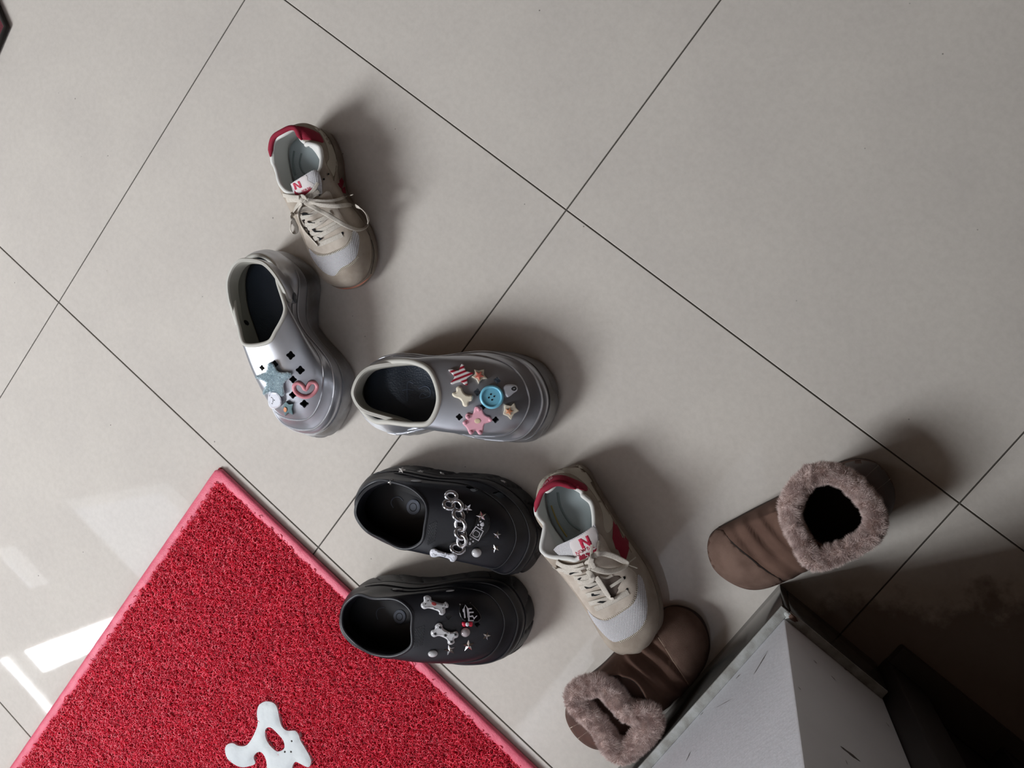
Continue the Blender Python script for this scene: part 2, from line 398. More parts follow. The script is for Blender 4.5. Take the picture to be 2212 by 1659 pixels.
# heat-pressed rim, inner edge uneven
def rim_loop(ins, z, wob=0.0, cham=.008):
    pts = []; x0, x1, y0, y1 = MX0 + ins, MX1 - ins, MY0 + ins, MY1 - ins; c = cham
    cor = [(x0 + c, y1), (x1 - c, y1), (x1, y1 - c), (x1, y0 + c), (x1 - c, y0), (x0 + c, y0), (x0, y0 + c), (x0, y1 - c)]
    cnt = (170, 2, 230, 2, 170, 2, 230, 2)
    for i in range(8):
        a = np.array(cor[i]); bq = np.array(cor[(i + 1) % 8]); n = cnt[i]; d = bq - a; nn = np.array((d[1], -d[0])) / (np.hypot(*d) + 1e-9)
        for k in range(n):
            q = a + d * k / n
            if wob: q = q + nn * wob * (noise.noise(Vector((q[0] * 55, q[1] * 55, 0))) + .6 * noise.noise(Vector((q[0] * 160, q[1] * 160, 5))))
            pts.append((q[0], q[1], z + (noise.noise(Vector((q[0] * 60, q[1] * 60, 2))) * .0006 if z > .004 else 0)))
    return pts
loops = [rim_loop(.0015, .0003), rim_loop(0, .0035), rim_loop(.0006, .0078), rim_loop(.004, .0092), rim_loop(.0125, .0090, .0015, .010), rim_loop(.0162, .0070, .003, .012), rim_loop(.0172, .0030, .003, .012)]
V = [mx(p) for lp in loops for p in lp]; n = len(loops[0]); Fc = []
for r in range(len(loops) - 1):
    for k in range(n): Fc.append((r * n + k, r * n + (k + 1) % n, (r + 1) * n + (k + 1) % n, (r + 1) * n + k))
mesh_obj('rim', V, Fc, M_RIM, door_mat)
# vinyl spaghetti: short curls of tube, real geometry
def coils(cx, cy, seed, rad=.00076, seg=6, sides=3):
    R = np.random.default_rng(seed); N = len(cx)
    t = np.linspace(0, 1, seg + 1)[None, :]
    a0 = R.uniform(0, 2 * PI, (N, 1)); sp = R.uniform(2.2, 5.2, (N, 1)) * np.where(R.random((N, 1)) < .5, -1, 1)
    r = R.uniform(.0018, .0042, (N, 1)) * (1 + .5 * t * R.uniform(-1, 1, (N, 1)))
    tx = R.normal(0, .38, (N, 1)); ty = R.normal(0, .38, (N, 1)); z0 = R.uniform(.0040, .0096, (N, 1))
    a = a0 + sp * t; x = r * np.cos(a); y = r * np.sin(a); z = z0 + x * tx + y * ty + (t - .5) * R.normal(0, .0012, (N, 1))
    P = np.stack([cx[:, None] + x, cy[:, None] + y, np.clip(z, .0035, .0125)], -1)
    T = np.gradient(P, axis=1); T /= np.linalg.norm(T, axis=2, keepdims=True) + 1e-9
    up = np.array((0, 0, 1.0)); b = np.cross(up, T); b /= np.linalg.norm(b, axis=2, keepdims=True) + 1e-6; c = np.cross(T, b)
    k = np.arange(sides) * 2 * PI / sides + PI / 2
    V = P[:, :, None, :] + rad * (b[:, :, None, :] * np.cos(k)[:, None] + c[:, :, None, :] * np.sin(k)[:, None])
    V = V.reshape(-1, 3)
    i = np.arange(N)[:, None, None] * (seg + 1) * sides; s = np.arange(seg)[None, :, None] * sides; q = np.arange(sides)[None, None, :]; q2 = (q + 1) % sides
    Fq = np.stack([i + s + q, i + s + q2, i + s + sides + q2, i + s + sides + q], -1).reshape(-1, 4)
    return V, Fq
def np_mesh(name, V, Fq, m, parent, smooth=True):
    me = bpy.data.meshes.new(name); k = Fq.shape[1]
    me.vertices.add(len(V)); me.vertices.foreach_set('co', V.astype(np.float32).ravel())
    me.loops.add(Fq.size); me.loops.foreach_set('vertex_index', Fq.astype(np.int32).ravel())
    me.polygons.add(len(Fq)); me.polygons.foreach_set('loop_start', np.arange(0, Fq.size, k, dtype=np.int32))
    me.update(calc_edges=True); me.validate(); me.materials.append(m)
    if smooth: me.shade_smooth()
    return link(bpy.data.objects.new(name, me), parent)
def scatter(sp, fn, seed):
    R = np.random.default_rng(seed)
    gx, gy = np.meshgrid(np.arange(MX0 + .015, MX1 - .013, sp), np.arange(MY0 + .013, MY1 - .014, sp))
    gx = gx.ravel() + R.uniform(-sp, sp, gx.size) * .7; gy = gy.ravel() + R.uniform(-sp, sp, gy.size) * .7
    ok = (gx > MX0 + .0125) & (gx < MX1 - .0125) & (gy < MY1 - .0125) & (gy > MY0 + .0125) & fn(gx, gy)
    return gx[ok], gy[ok]
near = lambda x, y: (y + .672) - (x + .2195) * (.6564 / .6468) > -.10
gx, gy = scatter(.0029, near, 3); V1, F1 = coils(gx, gy, 4)
gx, gy = scatter(.0052, lambda x, y: ~near(x, y), 5); V2, F2 = coils(gx, gy, 6, rad=.0009)
Vc = np.concatenate([V1, V2]) - np.array((ox, oy, 0)); Fq = np.concatenate([F1, F2 + len(V1)])
co_ = np_mesh('vinyl_coils', Vc, Fq, M_COIL, door_mat); tag(co_, kind='stuff')
# white inlaid motif, partly below the frame
f = 2.602
mo = [(430, 360), (460, 350), (500, 360), (520, 390), (530, 440), (545, 490), (575, 515), (620, 515), (640, 540), (650, 570), (680, 620), (708, 675), (705, 708), (690, 720), (650, 702), (622, 690), (605, 715), (600, 770), (640, 850), (560, 900), (470, 850), (462, 760), (457, 680), (430, 636), (402, 640), (386, 665), (395, 700), (360, 715), (320, 720), (280, 705), (240, 672), (225, 620), (240, 592), (270, 585), (300, 600), (340, 600), (370, 570), (400, 510), (410, 470), (405, 420), (412, 380)]
ho = [(452, 510), (480, 496), (520, 530), (553, 570), (560, 610), (540, 628), (515, 630), (480, 600), (456, 560)]
def mpt(p): q = at(400 + p[0] / f, 1380 + p[1] / f, 11); return (q[0], q[1])
mo3 = smooth_loop([mpt(p) for p in mo], 3); ho3 = smooth_loop([mpt(p) for p in ho], 3)
V2d, T2, B2 = tri_fill(mo3, [ho3], .006)
V = [mx((p[0], p[1], .0136 - .0003 * noise.noise(Vector((p[0] * 90, p[1] * 90, 0))))) for p in V2d]; k = len(V)
bs = {i for e in B2 for i in e}
V = [(v[0], v[1], v[2] - (.0016 if i in bs else 0)) for i, v in enumerate(V)]
V += [mx((p[0], p[1], .004)) for p in V2d]
Fc = list(T2) + [(e[1], e[0], e[0] + k, e[1] + k) for e in B2]
tag(mesh_obj('white_motif', V, Fc, M_WHITE, door_mat, angle=50), label='white raised motif with an oval hole')
for u, v in ((602, 572), (563, 633), (598, 632)):
    q = at(400 + u / f, 1380 + v / f, 12); lump('dirt_speck', mx((q[0], q[1], .0136)), .0014, (1, 1, .5), mat('dirt', (70, 66, 62), .9), door_mat, u)
# corner of another dark red mat at the left edge of the frame
A = at(13, 58, 6); M2 = mat('dark_red_pile', (104, 44, 52), .95, bump=1, bscale=900)
b = bmesh.new(); ang = math.atan2(*(at(0, 88, 0) - at(13, 58, 0))[[1, 0]]); ang2 = math.atan2(*(at(4, 38, 0) - at(13, 58, 0))[[1, 0]])
pts = [np.array((0, 0))]; a1 = np.array((math.cos(ang), math.sin(ang))) * .42; a2 = np.array((math.cos(ang2), math.sin(ang2))) * .30
poly = [(0, 0), tuple(a1), tuple(a1 + a2), tuple(a2)]
m2o = empty('floor_mat', (A[0], A[1], 0)); tag(m2o, 'corner of a dark red mat at the upper left edge of the photo', 'mat')
V2d, T2, B2 = tri_fill(poly, (), .02)
V = [(p[0], p[1], .007) for p in V2d]; k = len(V); V += [(p[0], p[1], .0003) for p in V2d]
mesh_obj('pile', V, list(T2) + [(e[1], e[0], e[0] + k, e[1] + k) for e in B2] + [tuple(i + k for i in t[::-1]) for t in T2], M2, m2o, angle=40)
e_ = np.array(poly + [poly[0]]); rp = np.concatenate([np.linspace(e_[i], e_[i + 1], 12)[:-1] for i in range(4)])
tube('binding', [(p[0], p[1], .0048) for p in rp], .0046, mat('black_binding', (40, 34, 30), .8), m2o, sides=8, closed=True)

# ------------------------------------------------------------------ shoes: pose and form of each one
FIT = {
    'SNK1': [-0.3788, 0.466, -0.5426, 0.9964, 1.0073, 1.0405, -0.2458, 0.0181, 0.001, 1.404, 2.844, 2.7074, -5.0988, 1.1151, 0.4836, 1.2073, 1.3154, -4.0004, -5.3078, -4.0949, -1.7719, -0.714, -4.3289, -0.5865, 0.7806, 1.1259, -11.3557, 18.0506, 5.0137, 2.1314, -0.0746],
    'SNK2': [0.2102, 0.3213, -0.3727, 1.0333, 1.0233, 1.0401, -0.2058, 0.0383, 0.118, 7.9224, 2.7538, 3.9664, 1.4282, -1.7107, -1.4016, 8.7605, -1.7911, -3.4905, 0.5589, -8.4701, -8.1956, -0.1232, -5.2926, -0.042, 0.8539, -7.9691, -2.6168, 3.9762, 11.5921, 2.945, -0.0957],
    'SILVER1': [-0.3217, 0.2953, -0.5556, 1.012, 0.9616, 0.879, -0.2707, -0.0149, 0.002, 0.0751, 0.0927, -0.9582, -7.5176, 1.3729, -1.5386, -4.6418, 11.7534, -2.9428, 2.6644, 0.0121, 0.3812, -3.6606, -5.863, 5.638, 5.7461, -4.3992, -3.5329, 0.3663, -0.0135, 0.4196, -1.1577],
    'SILVER2': [-0.0719, 0.2334, 0.6439, 0.9855, 1.0249, 0.9275, -0.0885, -0.0139, -0.0034, 1.5008, 0.4753, -3.0366, -0.7412, 1.83, -5.5112, 4.0564, 4.1536, -1.0508, -2.4448, 0.0797, 0.1992, 0.0738, 0.6367, 2.9062, -5.8692, 2.8579, 0.3556, -0.1459, -0.6485, 0.0195, 0.7265],
    'BLACK1': [0.0183, 0.1199, 0.5201, 0.9405, 0.977, 0.96, -0.376, -0.0237, 0.0043, 0.8313, -1.7406, 0.2764, 2.4534, -1.6357, -10.3213, 12.784, -1.3274, 1.6478, 0.8227, -0.6022, 0.0346, 0.037, -0.1149, -1.6953, 0.3187, 1.5716, -0.9215, 0.9257, 0.4169, 1.2367, -8.0734],
    'BLACK2': [0.1, -0.0148, 0.6779, 0.9283, 0.9281, 1.0285, -0.1063, -0.0403, -0.0602, -2.7404, -0.5192, -1.9214, 1.2059, 7.1262, -5.3614, 1.687, 2.7526, 7.991, 3.1408, -2.6845, -0.6299, -0.8514, -2.8177, -3.6174, 0.9182, 0.2968, -0.0448, 0.0005, 0.199, 2.1081, -9.7807],
    'BOOT1': [0.5139, 0.5778, -1.8579, 0.9786, 0.9586, 0.8661, -0.2265, 0.0446, 0.003, 1.5718, 5.8881, -0.127, 3.0963, 2.8302, -5.1969, 3.9586, 5.7304, 3.1903, 3.309, 1.0974, -7.165, -0.4099, -2.9839, -10.6014, -0.2508, 13.0694, -8.0234, 8.0057, -2.2568, 18.6613, -19.8658],
    'BOOT2': [0.437, 0.0705, 1.424, 0.9385, 0.9638, 0.89, 0.0264, -0.0032, 0.0001, -0.8481, -0.311, -0.5647, 1.2202, -1.4991, -1.0368, 1.5931, 4.387, 0.2274, 0.1925, 0, -2, -4, -8, -8, 8, 8, 4, 2, 0, 40.0, 2.0],
}
LEN = {'clog': 279, 'snk': 240, 'boot': 240}
J = [1, 2, 3, 4, 5, 7, 8, 9, 10, 11]
class Shoe:
    def __init__(s, key, kind, m, name, label, cat, group=None):
        p = FIT[key]; s.p = p; s.kind = kind; s.m = m; s.L = LEN[kind]
        base, fn = {'clog': (CLOG_O, clog_rings), 'snk': (SNK_O, snk_rings), 'boot': (BOOT_O, boot_rings)}[kind]
        O = np.array(base, float); O[J, 1] += np.array(p[9:19]); s.O = O
        s.sole, s.up = fn(O)
        n = len(s.up)
        for i, r in enumerate(s.up):
            w_ = (i / (n - 1)) ** 2; r[J, 1] += w_ * (np.array(p[19:29]) - .8 * np.array(p[9:19]))
            if kind == 'boot': fr = (r[:, 0] - r[0, 0]) / (r[6, 0] - r[0, 0]); r[:, 0] += w_ * (p[29] * (1 - fr) + p[30] * fr)
            else: r[0, 0] += w_ * p[29]; r[6, 0] += w_ * p[30]
        s.zmin = 0.0
        a = surf(s.sole, 4, 1); bq = surf(s.up, 4, 1); s.zmin = min(s._tf(a)[..., 2].min(), s._tf(bq)[..., 2].min())
        s.root = empty(name, (p[0], p[1], 0), p[2]); tag(s.root, label, cat, group)
        s.M = rootmat(s.root); s.Mi = s.M.inverted()
        s.bvh = None; s.BV = []; s.BF = []
    def _tf(s, a):
        p = s.p; a = np.array(a, float).copy(); a[..., 1] *= s.m; a = a * [p[3], p[4], p[5]]
        a[..., 1] += p[6] * (a[..., 0] / s.L) ** 2 * 20
        c, n = math.cos(p[7]), math.sin(p[7]); y, z = a[..., 1].copy(), a[..., 2].copy(); a[..., 1] = y * c - z * n; a[..., 2] = y * n + z * c
        c, n = math.cos(p[8]), math.sin(p[8]); x, z = a[..., 0].copy(), a[..., 2].copy(); a[..., 0] = x * c - z * n; a[..., 2] = x * n + z * c
        return a / 1000
    def tf(s, a):
        a = s._tf(a); a[..., 2] -= s.zmin; return a
    def loc(s, P):
        """world point(s) -> coordinates of the shoe"""
        P = np.atleast_2d(np.array(P, float)); return np.array([tuple(s.Mi @ Vector(q)) for q in P])
    def P(s, pts):
        """(u, v, z) traced points with heights -> shoe coordinates"""
        return s.loc([at(*q) for q in pts])
    def grid_obj(s, name, G, m, cap0=True, cap1=False, ray=True, angle=None):
        K, N = G.shape[:2]; V = G.reshape(-1, 3); Fc = []
        sg = 1 if s.m > 0 else -1
        for i in range(K - 1):
            for j in range(N):
                q = (i * N + j, i * N + (j + 1) % N, (i + 1) * N + (j + 1) % N, (i + 1) * N + j); Fc.append(q[::sg])
        if cap0: Fc.append(tuple(range(N))[::-sg])
        if cap1: Fc.append(tuple((K - 1) * N + j for j in range(N))[::sg])
        o = mesh_obj(name, V, Fc, m, s.root, angle=angle)
        if ray:
            b0 = len(s.BV); s.BV += [s.M @ Vector(v) for v in V]; s.BF += [tuple(b0 + i for i in f_) for f_ in Fc if len(f_) < 5]
        return o
    def fin(s): s.bvh = BVHTree.FromPolygons(s.BV, s.BF); s.dirty = False
    def reg(s, V, Fc):
        b0 = len(s.BV); s.BV += [s.M @ Vector(v) for v in V]; s.BF += [tuple(b0 + i for i in f_) for f_ in Fc]; s.dirty = True
    def reg_obj(s, o): s.reg([tuple(v.co) for v in o.data.vertices], [tuple(p.vertices) for p in o.data.polygons]); return o
    def ray(s, u, v, lift=0.0):
        """point of the shoe's surface seen at (u, v), lifted towards its normal (mm); world space"""
        if s.dirty: s.fin()
        o = Vector(CAM); d = Vector(pdir(u, v)); h = s.bvh.ray_cast(o, d)
        if h[0] is None:
            q = s.bvh.find_nearest(o + d * 1.02); pt, n = q[0], q[1]
            t = (pt - o).dot(d); pt = o + d * t
        else: pt, n = h[0], h[1]
        if n.dot(d) > 0: n = -n
        return pt + n * (lift / 1000), n
    def hit(s, u, v): return s.bvh.ray_cast(Vector(CAM), Vector(pdir(u, v)))[0] is not None
    def over(s, u, v, lift):
        """point at (u, v) in front of the surface by about lift mm"""
        pt, n = s.ray(u, v); d = Vector(pdir(u, v)); return pt - d * (lift / 1000)
    def patch(s, name, poly, m, h=1.0, step=5.0, holes=(), sm=3, parent=None, edge=.5, angle=55, gap=.014):
        """panel laid on the surface, its outline traced; h = thickness in mm"""
        lp = smooth_loop(poly, sm) if sm > 1 else poly
        hs = [smooth_loop(q, 3) for q in holes]
        V2, T, B = tri_fill(lp, hs, step); bs = {i for e in B for i in e}; top = []; bot = []
        R = [s.ray(*p) for p in V2]; hit = [s.bvh.ray_cast(Vector(CAM), Vector(pdir(*p)))[0] is not None for p in V2]
        dep = [(r[0] - Vector(CAM)).length for r in R]
        T = [t for t in T if all(hit[i] for i in t) and max(dep[i] for i in t) - min(dep[i] for i in t) < gap]
        lab = {}                                     # keep the largest connected piece only
        for t in T:
            for i in t: lab.setdefault(i, i)
        def root(i):
            while lab[i] != i: lab[i] = lab[lab[i]]; i = lab[i]
            return i
        for t in T: lab[root(t[1])] = root(t[0]); lab[root(t[2])] = root(t[0])
        size = {}
        for t in T: size[root(t[0])] = size.get(root(t[0]), 0) + 1
        big = max(size, key=size.get); T = [t for t in T if root(t[0]) == big]; used = sorted({i for t in T for i in t}); mp = {q: k for k, q in enumerate(used)}
        T = [tuple(mp[i] for i in t) for t in T]; R = [R[i] for i in used]; V2 = used
        cnt = {}
        for t in T:
            for i in range(3): e = (t[i], t[(i + 1) % 3]); cnt.setdefault(tuple(sorted(e)), []).append(e)
        B = [v[0] for v in cnt.values() if len(v) == 1]; bs = {i for e in B for i in e}
        med = np.median([(Vector(CAM) - r[0]).length for r in R])
        for i, (pt, n) in enumerate(R):
            top.append(s.Mi @ (pt + n * ((h * (edge if i in bs else 1)) / 1000))); bot.append(s.Mi @ (pt - n * .0012))
        k = len(top); Fc = [t for t in T] + [(e[1], e[0], e[0] + k, e[1] + k) for e in B]
        me = bm_from(top + bot, Fc); return bm_obj(name, me, m, parent or s.root, angle=angle)
    def charm(s, name, poly, m, h=3.0, sm=3, parent=None, base=.6, bev=.9, label=None, tilt=None, holes=()):
        """little moulded piece: outline traced, standing on the surface at its middle; h mm thick"""
        lp = smooth_loop(poly, sm) if sm > 1 else [tuple(p) for p in poly]
        c = np.mean(np.array(lp), 0); pt, n = s.ray(*c)
        ns = [s.ray(c[0] + a, c[1] + bq)[1] for a, bq in ((7, 0), (-7, 0), (0, 7), (0, -7))]
        for q in ns: n = n + q
        n.normalize()
        if tilt: n = (n + Vector(tilt)).normalized()
        pt = pt + n * base / 1000; o = Vector(CAM)
        def pl(p, hh):
            d = Vector(pdir(*p)); t = (pt + n * hh - o).dot(n) / d.dot(n); return s.Mi @ (o + d * t)
        V2, T, B = tri_fill(lp, [smooth_loop(q, 3) for q in holes], 4.0)
        bs = {i for e in B for i in e}
        # shrink rims slightly for a rounded edge
        inn = {}
        for e in B:
            a, bq = np.array(V2[e[0]]), np.array(V2[e[1]]); nn = np.array((bq[1] - a[1], a[0] - bq[0])); nn = nn / (np.hypot(*nn) + 1e-9)
            for i in e: inn.setdefault(i, []).append(nn)
        sgn = 1
        e = B[0]; mid = (np.array(V2[e[0]]) + np.array(V2[e[1]])) / 2; nn = inn[e[0]][0]
        if inside(mid + nn * .5, lp): sgn = -1
        def off(i, d):
            q = np.mean(inn[i], 0); q = q / (np.hypot(*q) + 1e-9); return tuple(np.array(V2[i]) - sgn * q * d)
        bpx = bev * 1.7
        top = [pl(off(i, bpx) if i in bs else V2[i], h / 1000) for i in range(len(V2))]
        k = len(top); Vt = list(top); r1 = {}; r2 = {}; r0 = {}
        for i in bs:
            r1[i] = len(Vt); Vt.append(pl(off(i, bpx * .3), (h - bev * .35) / 1000))
        for i in bs:
            r2[i] = len(Vt); Vt.append(pl(V2[i], (h - bev) / 1000))
        for i in bs:
            r0[i] = len(Vt); Vt.append(pl(V2[i], -.0022))
        Fc = list(T)
        for e in B:
            a, bq = e
            Fc += [(bq, a, r1[a], r1[bq]), (r1[bq], r1[a], r2[a], r2[bq]), (r2[bq], r2[a], r0[a], r0[bq])]
        ob = bm_obj(name, bm_from(Vt, Fc), m, parent or s.root, angle=70)
        if label: ob['label'] = label
        if h >= 2 and parent is None: s.reg(Vt, T)
        return ob, pt, n
    def frame(s, u, v):
        """surface frame at (u, v): origin, normal, x along photo right, y along photo up"""
        pt, n = s.ray(u, v); x = Vector(RC[0]); x = (x - n * x.dot(n)).normalized(); y = n.cross(x); return pt, n, x, y
    def line(s, name, pts, wd, m, h=.6, lift=.2, parent=None, sides=6, closed=False, sub=3, flat=.6, surf_up=True):
        """raised cord or seam following the surface through traced points; wd = radius mm"""
        q = cr(np.array(pts, float), sub, closed)
        if not closed: q = [p for p in q if s.hit(p[0], p[1])]
        P_ = []; N_ = []
        for p in q: a, n = s.ray(p[0], p[1], lift); P_.append(a); N_.append(n)
        Pl = s.loc(P_); Nl = np.array([tuple(s.Mi.to_3x3() @ n) for n in N_])
        return tube(name, Pl, wd / 1000, m, parent or s.root, sides=sides, closed=closed, flat=flat, up=Nl)
    def ribbon(s, name, pts, wd, m, th=1.0, parent=None, sub=4, edgeon=None):
        """flat lace through (u, v, lift) points; lift mm above what lies below; wd half-width mm"""
        q = cr(np.array([p[:3] for p in pts], float), sub, False)
        P_ = [s.over(p[0], p[1], p[2]) for p in q]
        N_ = []
        for p in q: n = s.ray(p[0], p[1])[1]; N_.append(n)
        if len(pts[0]) > 3:
            tw = cr(np.array([[p[3]] for p in pts], float), sub, False)[:, 0]
        else: tw = np.zeros(len(q))
        Pl = s.loc(P_); Nl = np.array([tuple(s.Mi.to_3x3() @ n) for n in N_])
        # smooth
        for _ in range(2): Pl[1:-1] = (Pl[:-2] + 2 * Pl[1:-1] + Pl[2:]) / 4; Nl[1:-1] = (Nl[:-2] + Nl[1:-1] + Nl[2:]) / 3
        T = np.gradient(Pl, axis=0); T /= np.linalg.norm(T, axis=1)[:, None]
        V = []; cs = []
        for k in range(10):
            t = 2 * PI * k / 10; cx, cy = math.cos(t), math.sin(t); cs.append((wd * np.sign(cx) * abs(cx) ** .5, th * .5 * np.sign(cy) * abs(cy) ** .7))
        for i in range(len(Pl)):
            b = np.cross(Nl[i], T[i]); b /= np.linalg.norm(b) + 1e-9; a = np.cross(T[i], b); c, n = math.cos(tw[i]), math.sin(tw[i]); b, a = b * c + a * n, a * c - b * n
            for x, y in cs: V.append(Pl[i] + (b * x + a * y) / 1000)
        Fc = []; sd = 10
        for i in range(len(Pl) - 1):
            for k in range(sd): Fc.append((i * sd + k, i * sd + (k + 1) % sd, (i + 1) * sd + (k + 1) % sd, (i + 1) * sd + k))
        Fc += [tuple(range(sd))[::-1], tuple((len(Pl) - 1) * sd + k for k in range(sd))]
        return bm_obj(name, bm_from(V, Fc), m, parent or s.root, angle=50)
def bm_from(V, Fc):
    bm = bmesh.new(); vs = [bm.verts.new(tuple(v)) for v in V]
    for f_ in Fc:
        try: bm.faces.new([vs[i] for i in f_])
        except ValueError: pass
    return bm
def normals(G):
    du = np.roll(G, -1, 1) - np.roll(G, 1, 1); dv = np.gradient(G, axis=0); n = np.cross(du, dv); return n / (np.linalg.norm(n, axis=2, keepdims=True) + 1e-12)
def build_shell(s, thick, m_up, m_sole, nu=14, nv=6, zfoot=50, groove=None, disp=None, up_name='upper', sole_name='sole', m_in=None):
    Gs = surf(s.sole, nu, 4)
    if groove: Gs = groove(Gs)
    s.grid_obj(sole_name, s.tf(Gs), m_sole, True, True, angle=45)
    G = surf(s.up, nu, nv)
    if disp: G = disp(G)
    N = normals(G)
    # make sure the normals point outwards
    c = G.mean(axis=(0, 1)); 
    if ((G[:nv] - c) * N[:nv]).sum() < 0: N = -N
    inner = G - N * thick
    top = G[-1]; lip = [top + N[-1] * 0]
    keep = [i for i in range(len(G)) if True]
    inn = inner[::-1].copy()
    inn[..., 2] = np.maximum(inn[..., 2], zfoot - 8)
    inn = inn[:-nv]                                  # stops above the welt
    last = inn[-1].copy(); last[..., 2] = zfoot - 8; inn = np.concatenate([inn, last[None]])
    mid = (G[-1] + inn[0]) / 2 + np.array((0, 0, thick * .45))
    A = np.concatenate([G, mid[None], inn])
    o = s.grid_obj(up_name, s.tf(A), m_up, True, True)
    s.G = G; s.N = N; s.inn = inn
    if m_in:
        o.data.materials.append(m_in); nf = len(G) * G.shape[1]; mi = np.zeros(len(o.data.polygons), np.int32); mi[nf:] = 1; mi[len(A) * G.shape[1] - G.shape[1]] = 0; o.data.polygons.foreach_set('material_index', mi)
    return o
def insole(s, m, z, k=.9, name='insole', bowl=3, x0=10, x1=None):
    O = s.O.copy(); L = O[6, 0]; x1 = x1 or L - 22
    base = ring(O, x0, x1, c5(k), c7(z[0], z[1])); r = cr(base, 8, True); c = r.mean(0)
    rows = [r + np.array((0, 0, -6))]
    for f_ in (1, .93, .75, .5, .25, .02):
        q = c + (r - c) * f_; q[:, 2] = r[:, 2] - bowl * (1 - f_ ** 3) * .6; rows.append(q)
    G = np.array(rows); G[..., 2] += 0
    return s.grid_obj(name, s.tf(G), m, False, True)

# ------------------------------------------------------------------ shoe materials
M_SILV = mat('silver_eva', (186, 188, 194), .30, metal=.72, var=.08, vscale=35)
M_SILV2 = mat('silver_sole', (162, 163, 168), .36, metal=.6, rgb2=(128, 125, 122), vscale=28)
M_SRIM = mat('bare_foam_rim', (196, 193, 184), .6)
M_SIN = mat('grey_foam_lining', (156, 154, 144), .7)
M_NAVY = mat('navy_insole', (56, 65, 78), .42, bump=.8, bscale=420)
M_NAVY2 = mat('navy_emboss', (84, 98, 120), .35)
M_BLK = mat('black_eva', (26, 27, 33), .42, bump=.1, bscale=300)
M_BLK2 = mat('black_sole', (24, 24, 29), .5)
M_BLKIN = mat('black_lining', (26, 27, 34), .5)
M_GREYDISC = mat('grey_disc', (92, 98, 112), .5)
M_RIVET = mat('rivet_plastic', (70, 74, 80), .4)
M_RIVETG = mat('pale_rivet', (196, 198, 200), .35)
M_HOLE = mat('hole_dark', (16, 16, 18), .9)  # near-black; also paints the shade between laces
M_PEARL = mat('pearl', (206, 206, 208), .18, coat=.6)
M_CHROME = mat('chrome_plastic', (214, 214, 218), .14, metal=1.0)
M_CLEAR = mat('clear_silver_plastic', (196, 196, 200), .08, metal=.85, coat=1)
M_WHITEP = mat('white_plastic', (226, 228, 236), .25, coat=.5)
M_PRINTW = mat('white_print', (226, 224, 230), .5)
M_PRINTB = mat('black_print', (14, 14, 16), .5)
M_LBLACK = mat('gloss_black', (16, 16, 18), .15, coat=.5)
M_PINK = mat('pink_rubber', (226, 148, 156), .4)
M_PINK2 = mat('candy_pink', (238, 176, 190), .35)
M_TEAL = mat('teal_fuzz', (226, 240, 244), .95, rgb2=(200, 218, 226), vscale=200, sheen=.5)
M_TEAL2 = mat('teal_rubber', (96, 122, 126), .5)
M_ORANGE = mat('peach_rubber', (226, 152, 110), .5)
M_CORAL = mat('coral_rubber', (232, 128, 112), .4)
M_CREAM = mat('cream_rubber', (232, 222, 200), .4)
M_BLUE = mat('sky_blue_plastic', (132, 206, 232), .3)
M_RED = mat('red_bow', (216, 34, 66), .3)
M_SUEDE = mat('taupe_suede', (178, 166, 152), .95, bump=.35, bscale=1800, rgb2=(156, 143, 129), vscale=45)
M_SUEDE2 = mat('pale_suede', (206, 195, 182), .95, bump=.35, bscale=1800, rgb2=(186, 173, 159), vscale=60)
M_LEATH = mat('off_white_leather', (196, 188, 172), .6, bump=.2, bscale=300, var=.08, vscale=40)
M_MID = mat('midsole_foam', (150, 138, 124), .7, rgb2=(128, 116, 104), vscale=50)
M_OUTS = mat('coral_outsole', (208, 132, 108), .7)
M_LINING = mat('white_lining', (226, 225, 220), .9, bump=.35, bscale=2400)
M_INS = mat('grey_insole', (150, 160, 162), .8, bump=.3, bscale=600)
M_INS2 = mat('grey_green_insole', (112, 124, 124), .85)
M_CRIM = mat('crimson_suede', (146, 26, 52), .85, bump=.4, bscale=600)
M_CRIM2 = mat('crimson_print', (186, 26, 66), .6)
M_LACE = mat('lace_cotton', (222, 215, 204), .9, bump=.6, bscale=2600, rgb2=(198, 189, 176), vscale=900)
M_STITCH = mat('stitch_thread', (214, 206, 188), .8)
M_TAG = mat('label_cloth', (216, 208, 206), .7)
M_BSUEDE = mat('brown_suede', (104, 80, 69), .95, bump=.4, bscale=1600, rgb2=(86, 64, 55), vscale=26, spec=.25)
M_BCAP = mat('brown_toe_suede', (120, 97, 86), .95, bump=.5, bscale=1700, rgb2=(100, 79, 69), vscale=40, spec=.25)
M_BLEATH = mat('dark_brown_leather', (84, 56, 46), .62, bump=.25, bscale=900, rgb2=(60, 42, 34), vscale=30)
M_BSOLE = mat('brown_rubber', (58, 42, 36), .7)
M_FUR = mat('taupe_fur', (226, 206, 199), .85, rgb2=(196, 172, 166), vscale=90, sheen=.3)
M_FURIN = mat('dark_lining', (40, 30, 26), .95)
M_SEAM = mat('dark_seam', (38, 28, 24), .9)
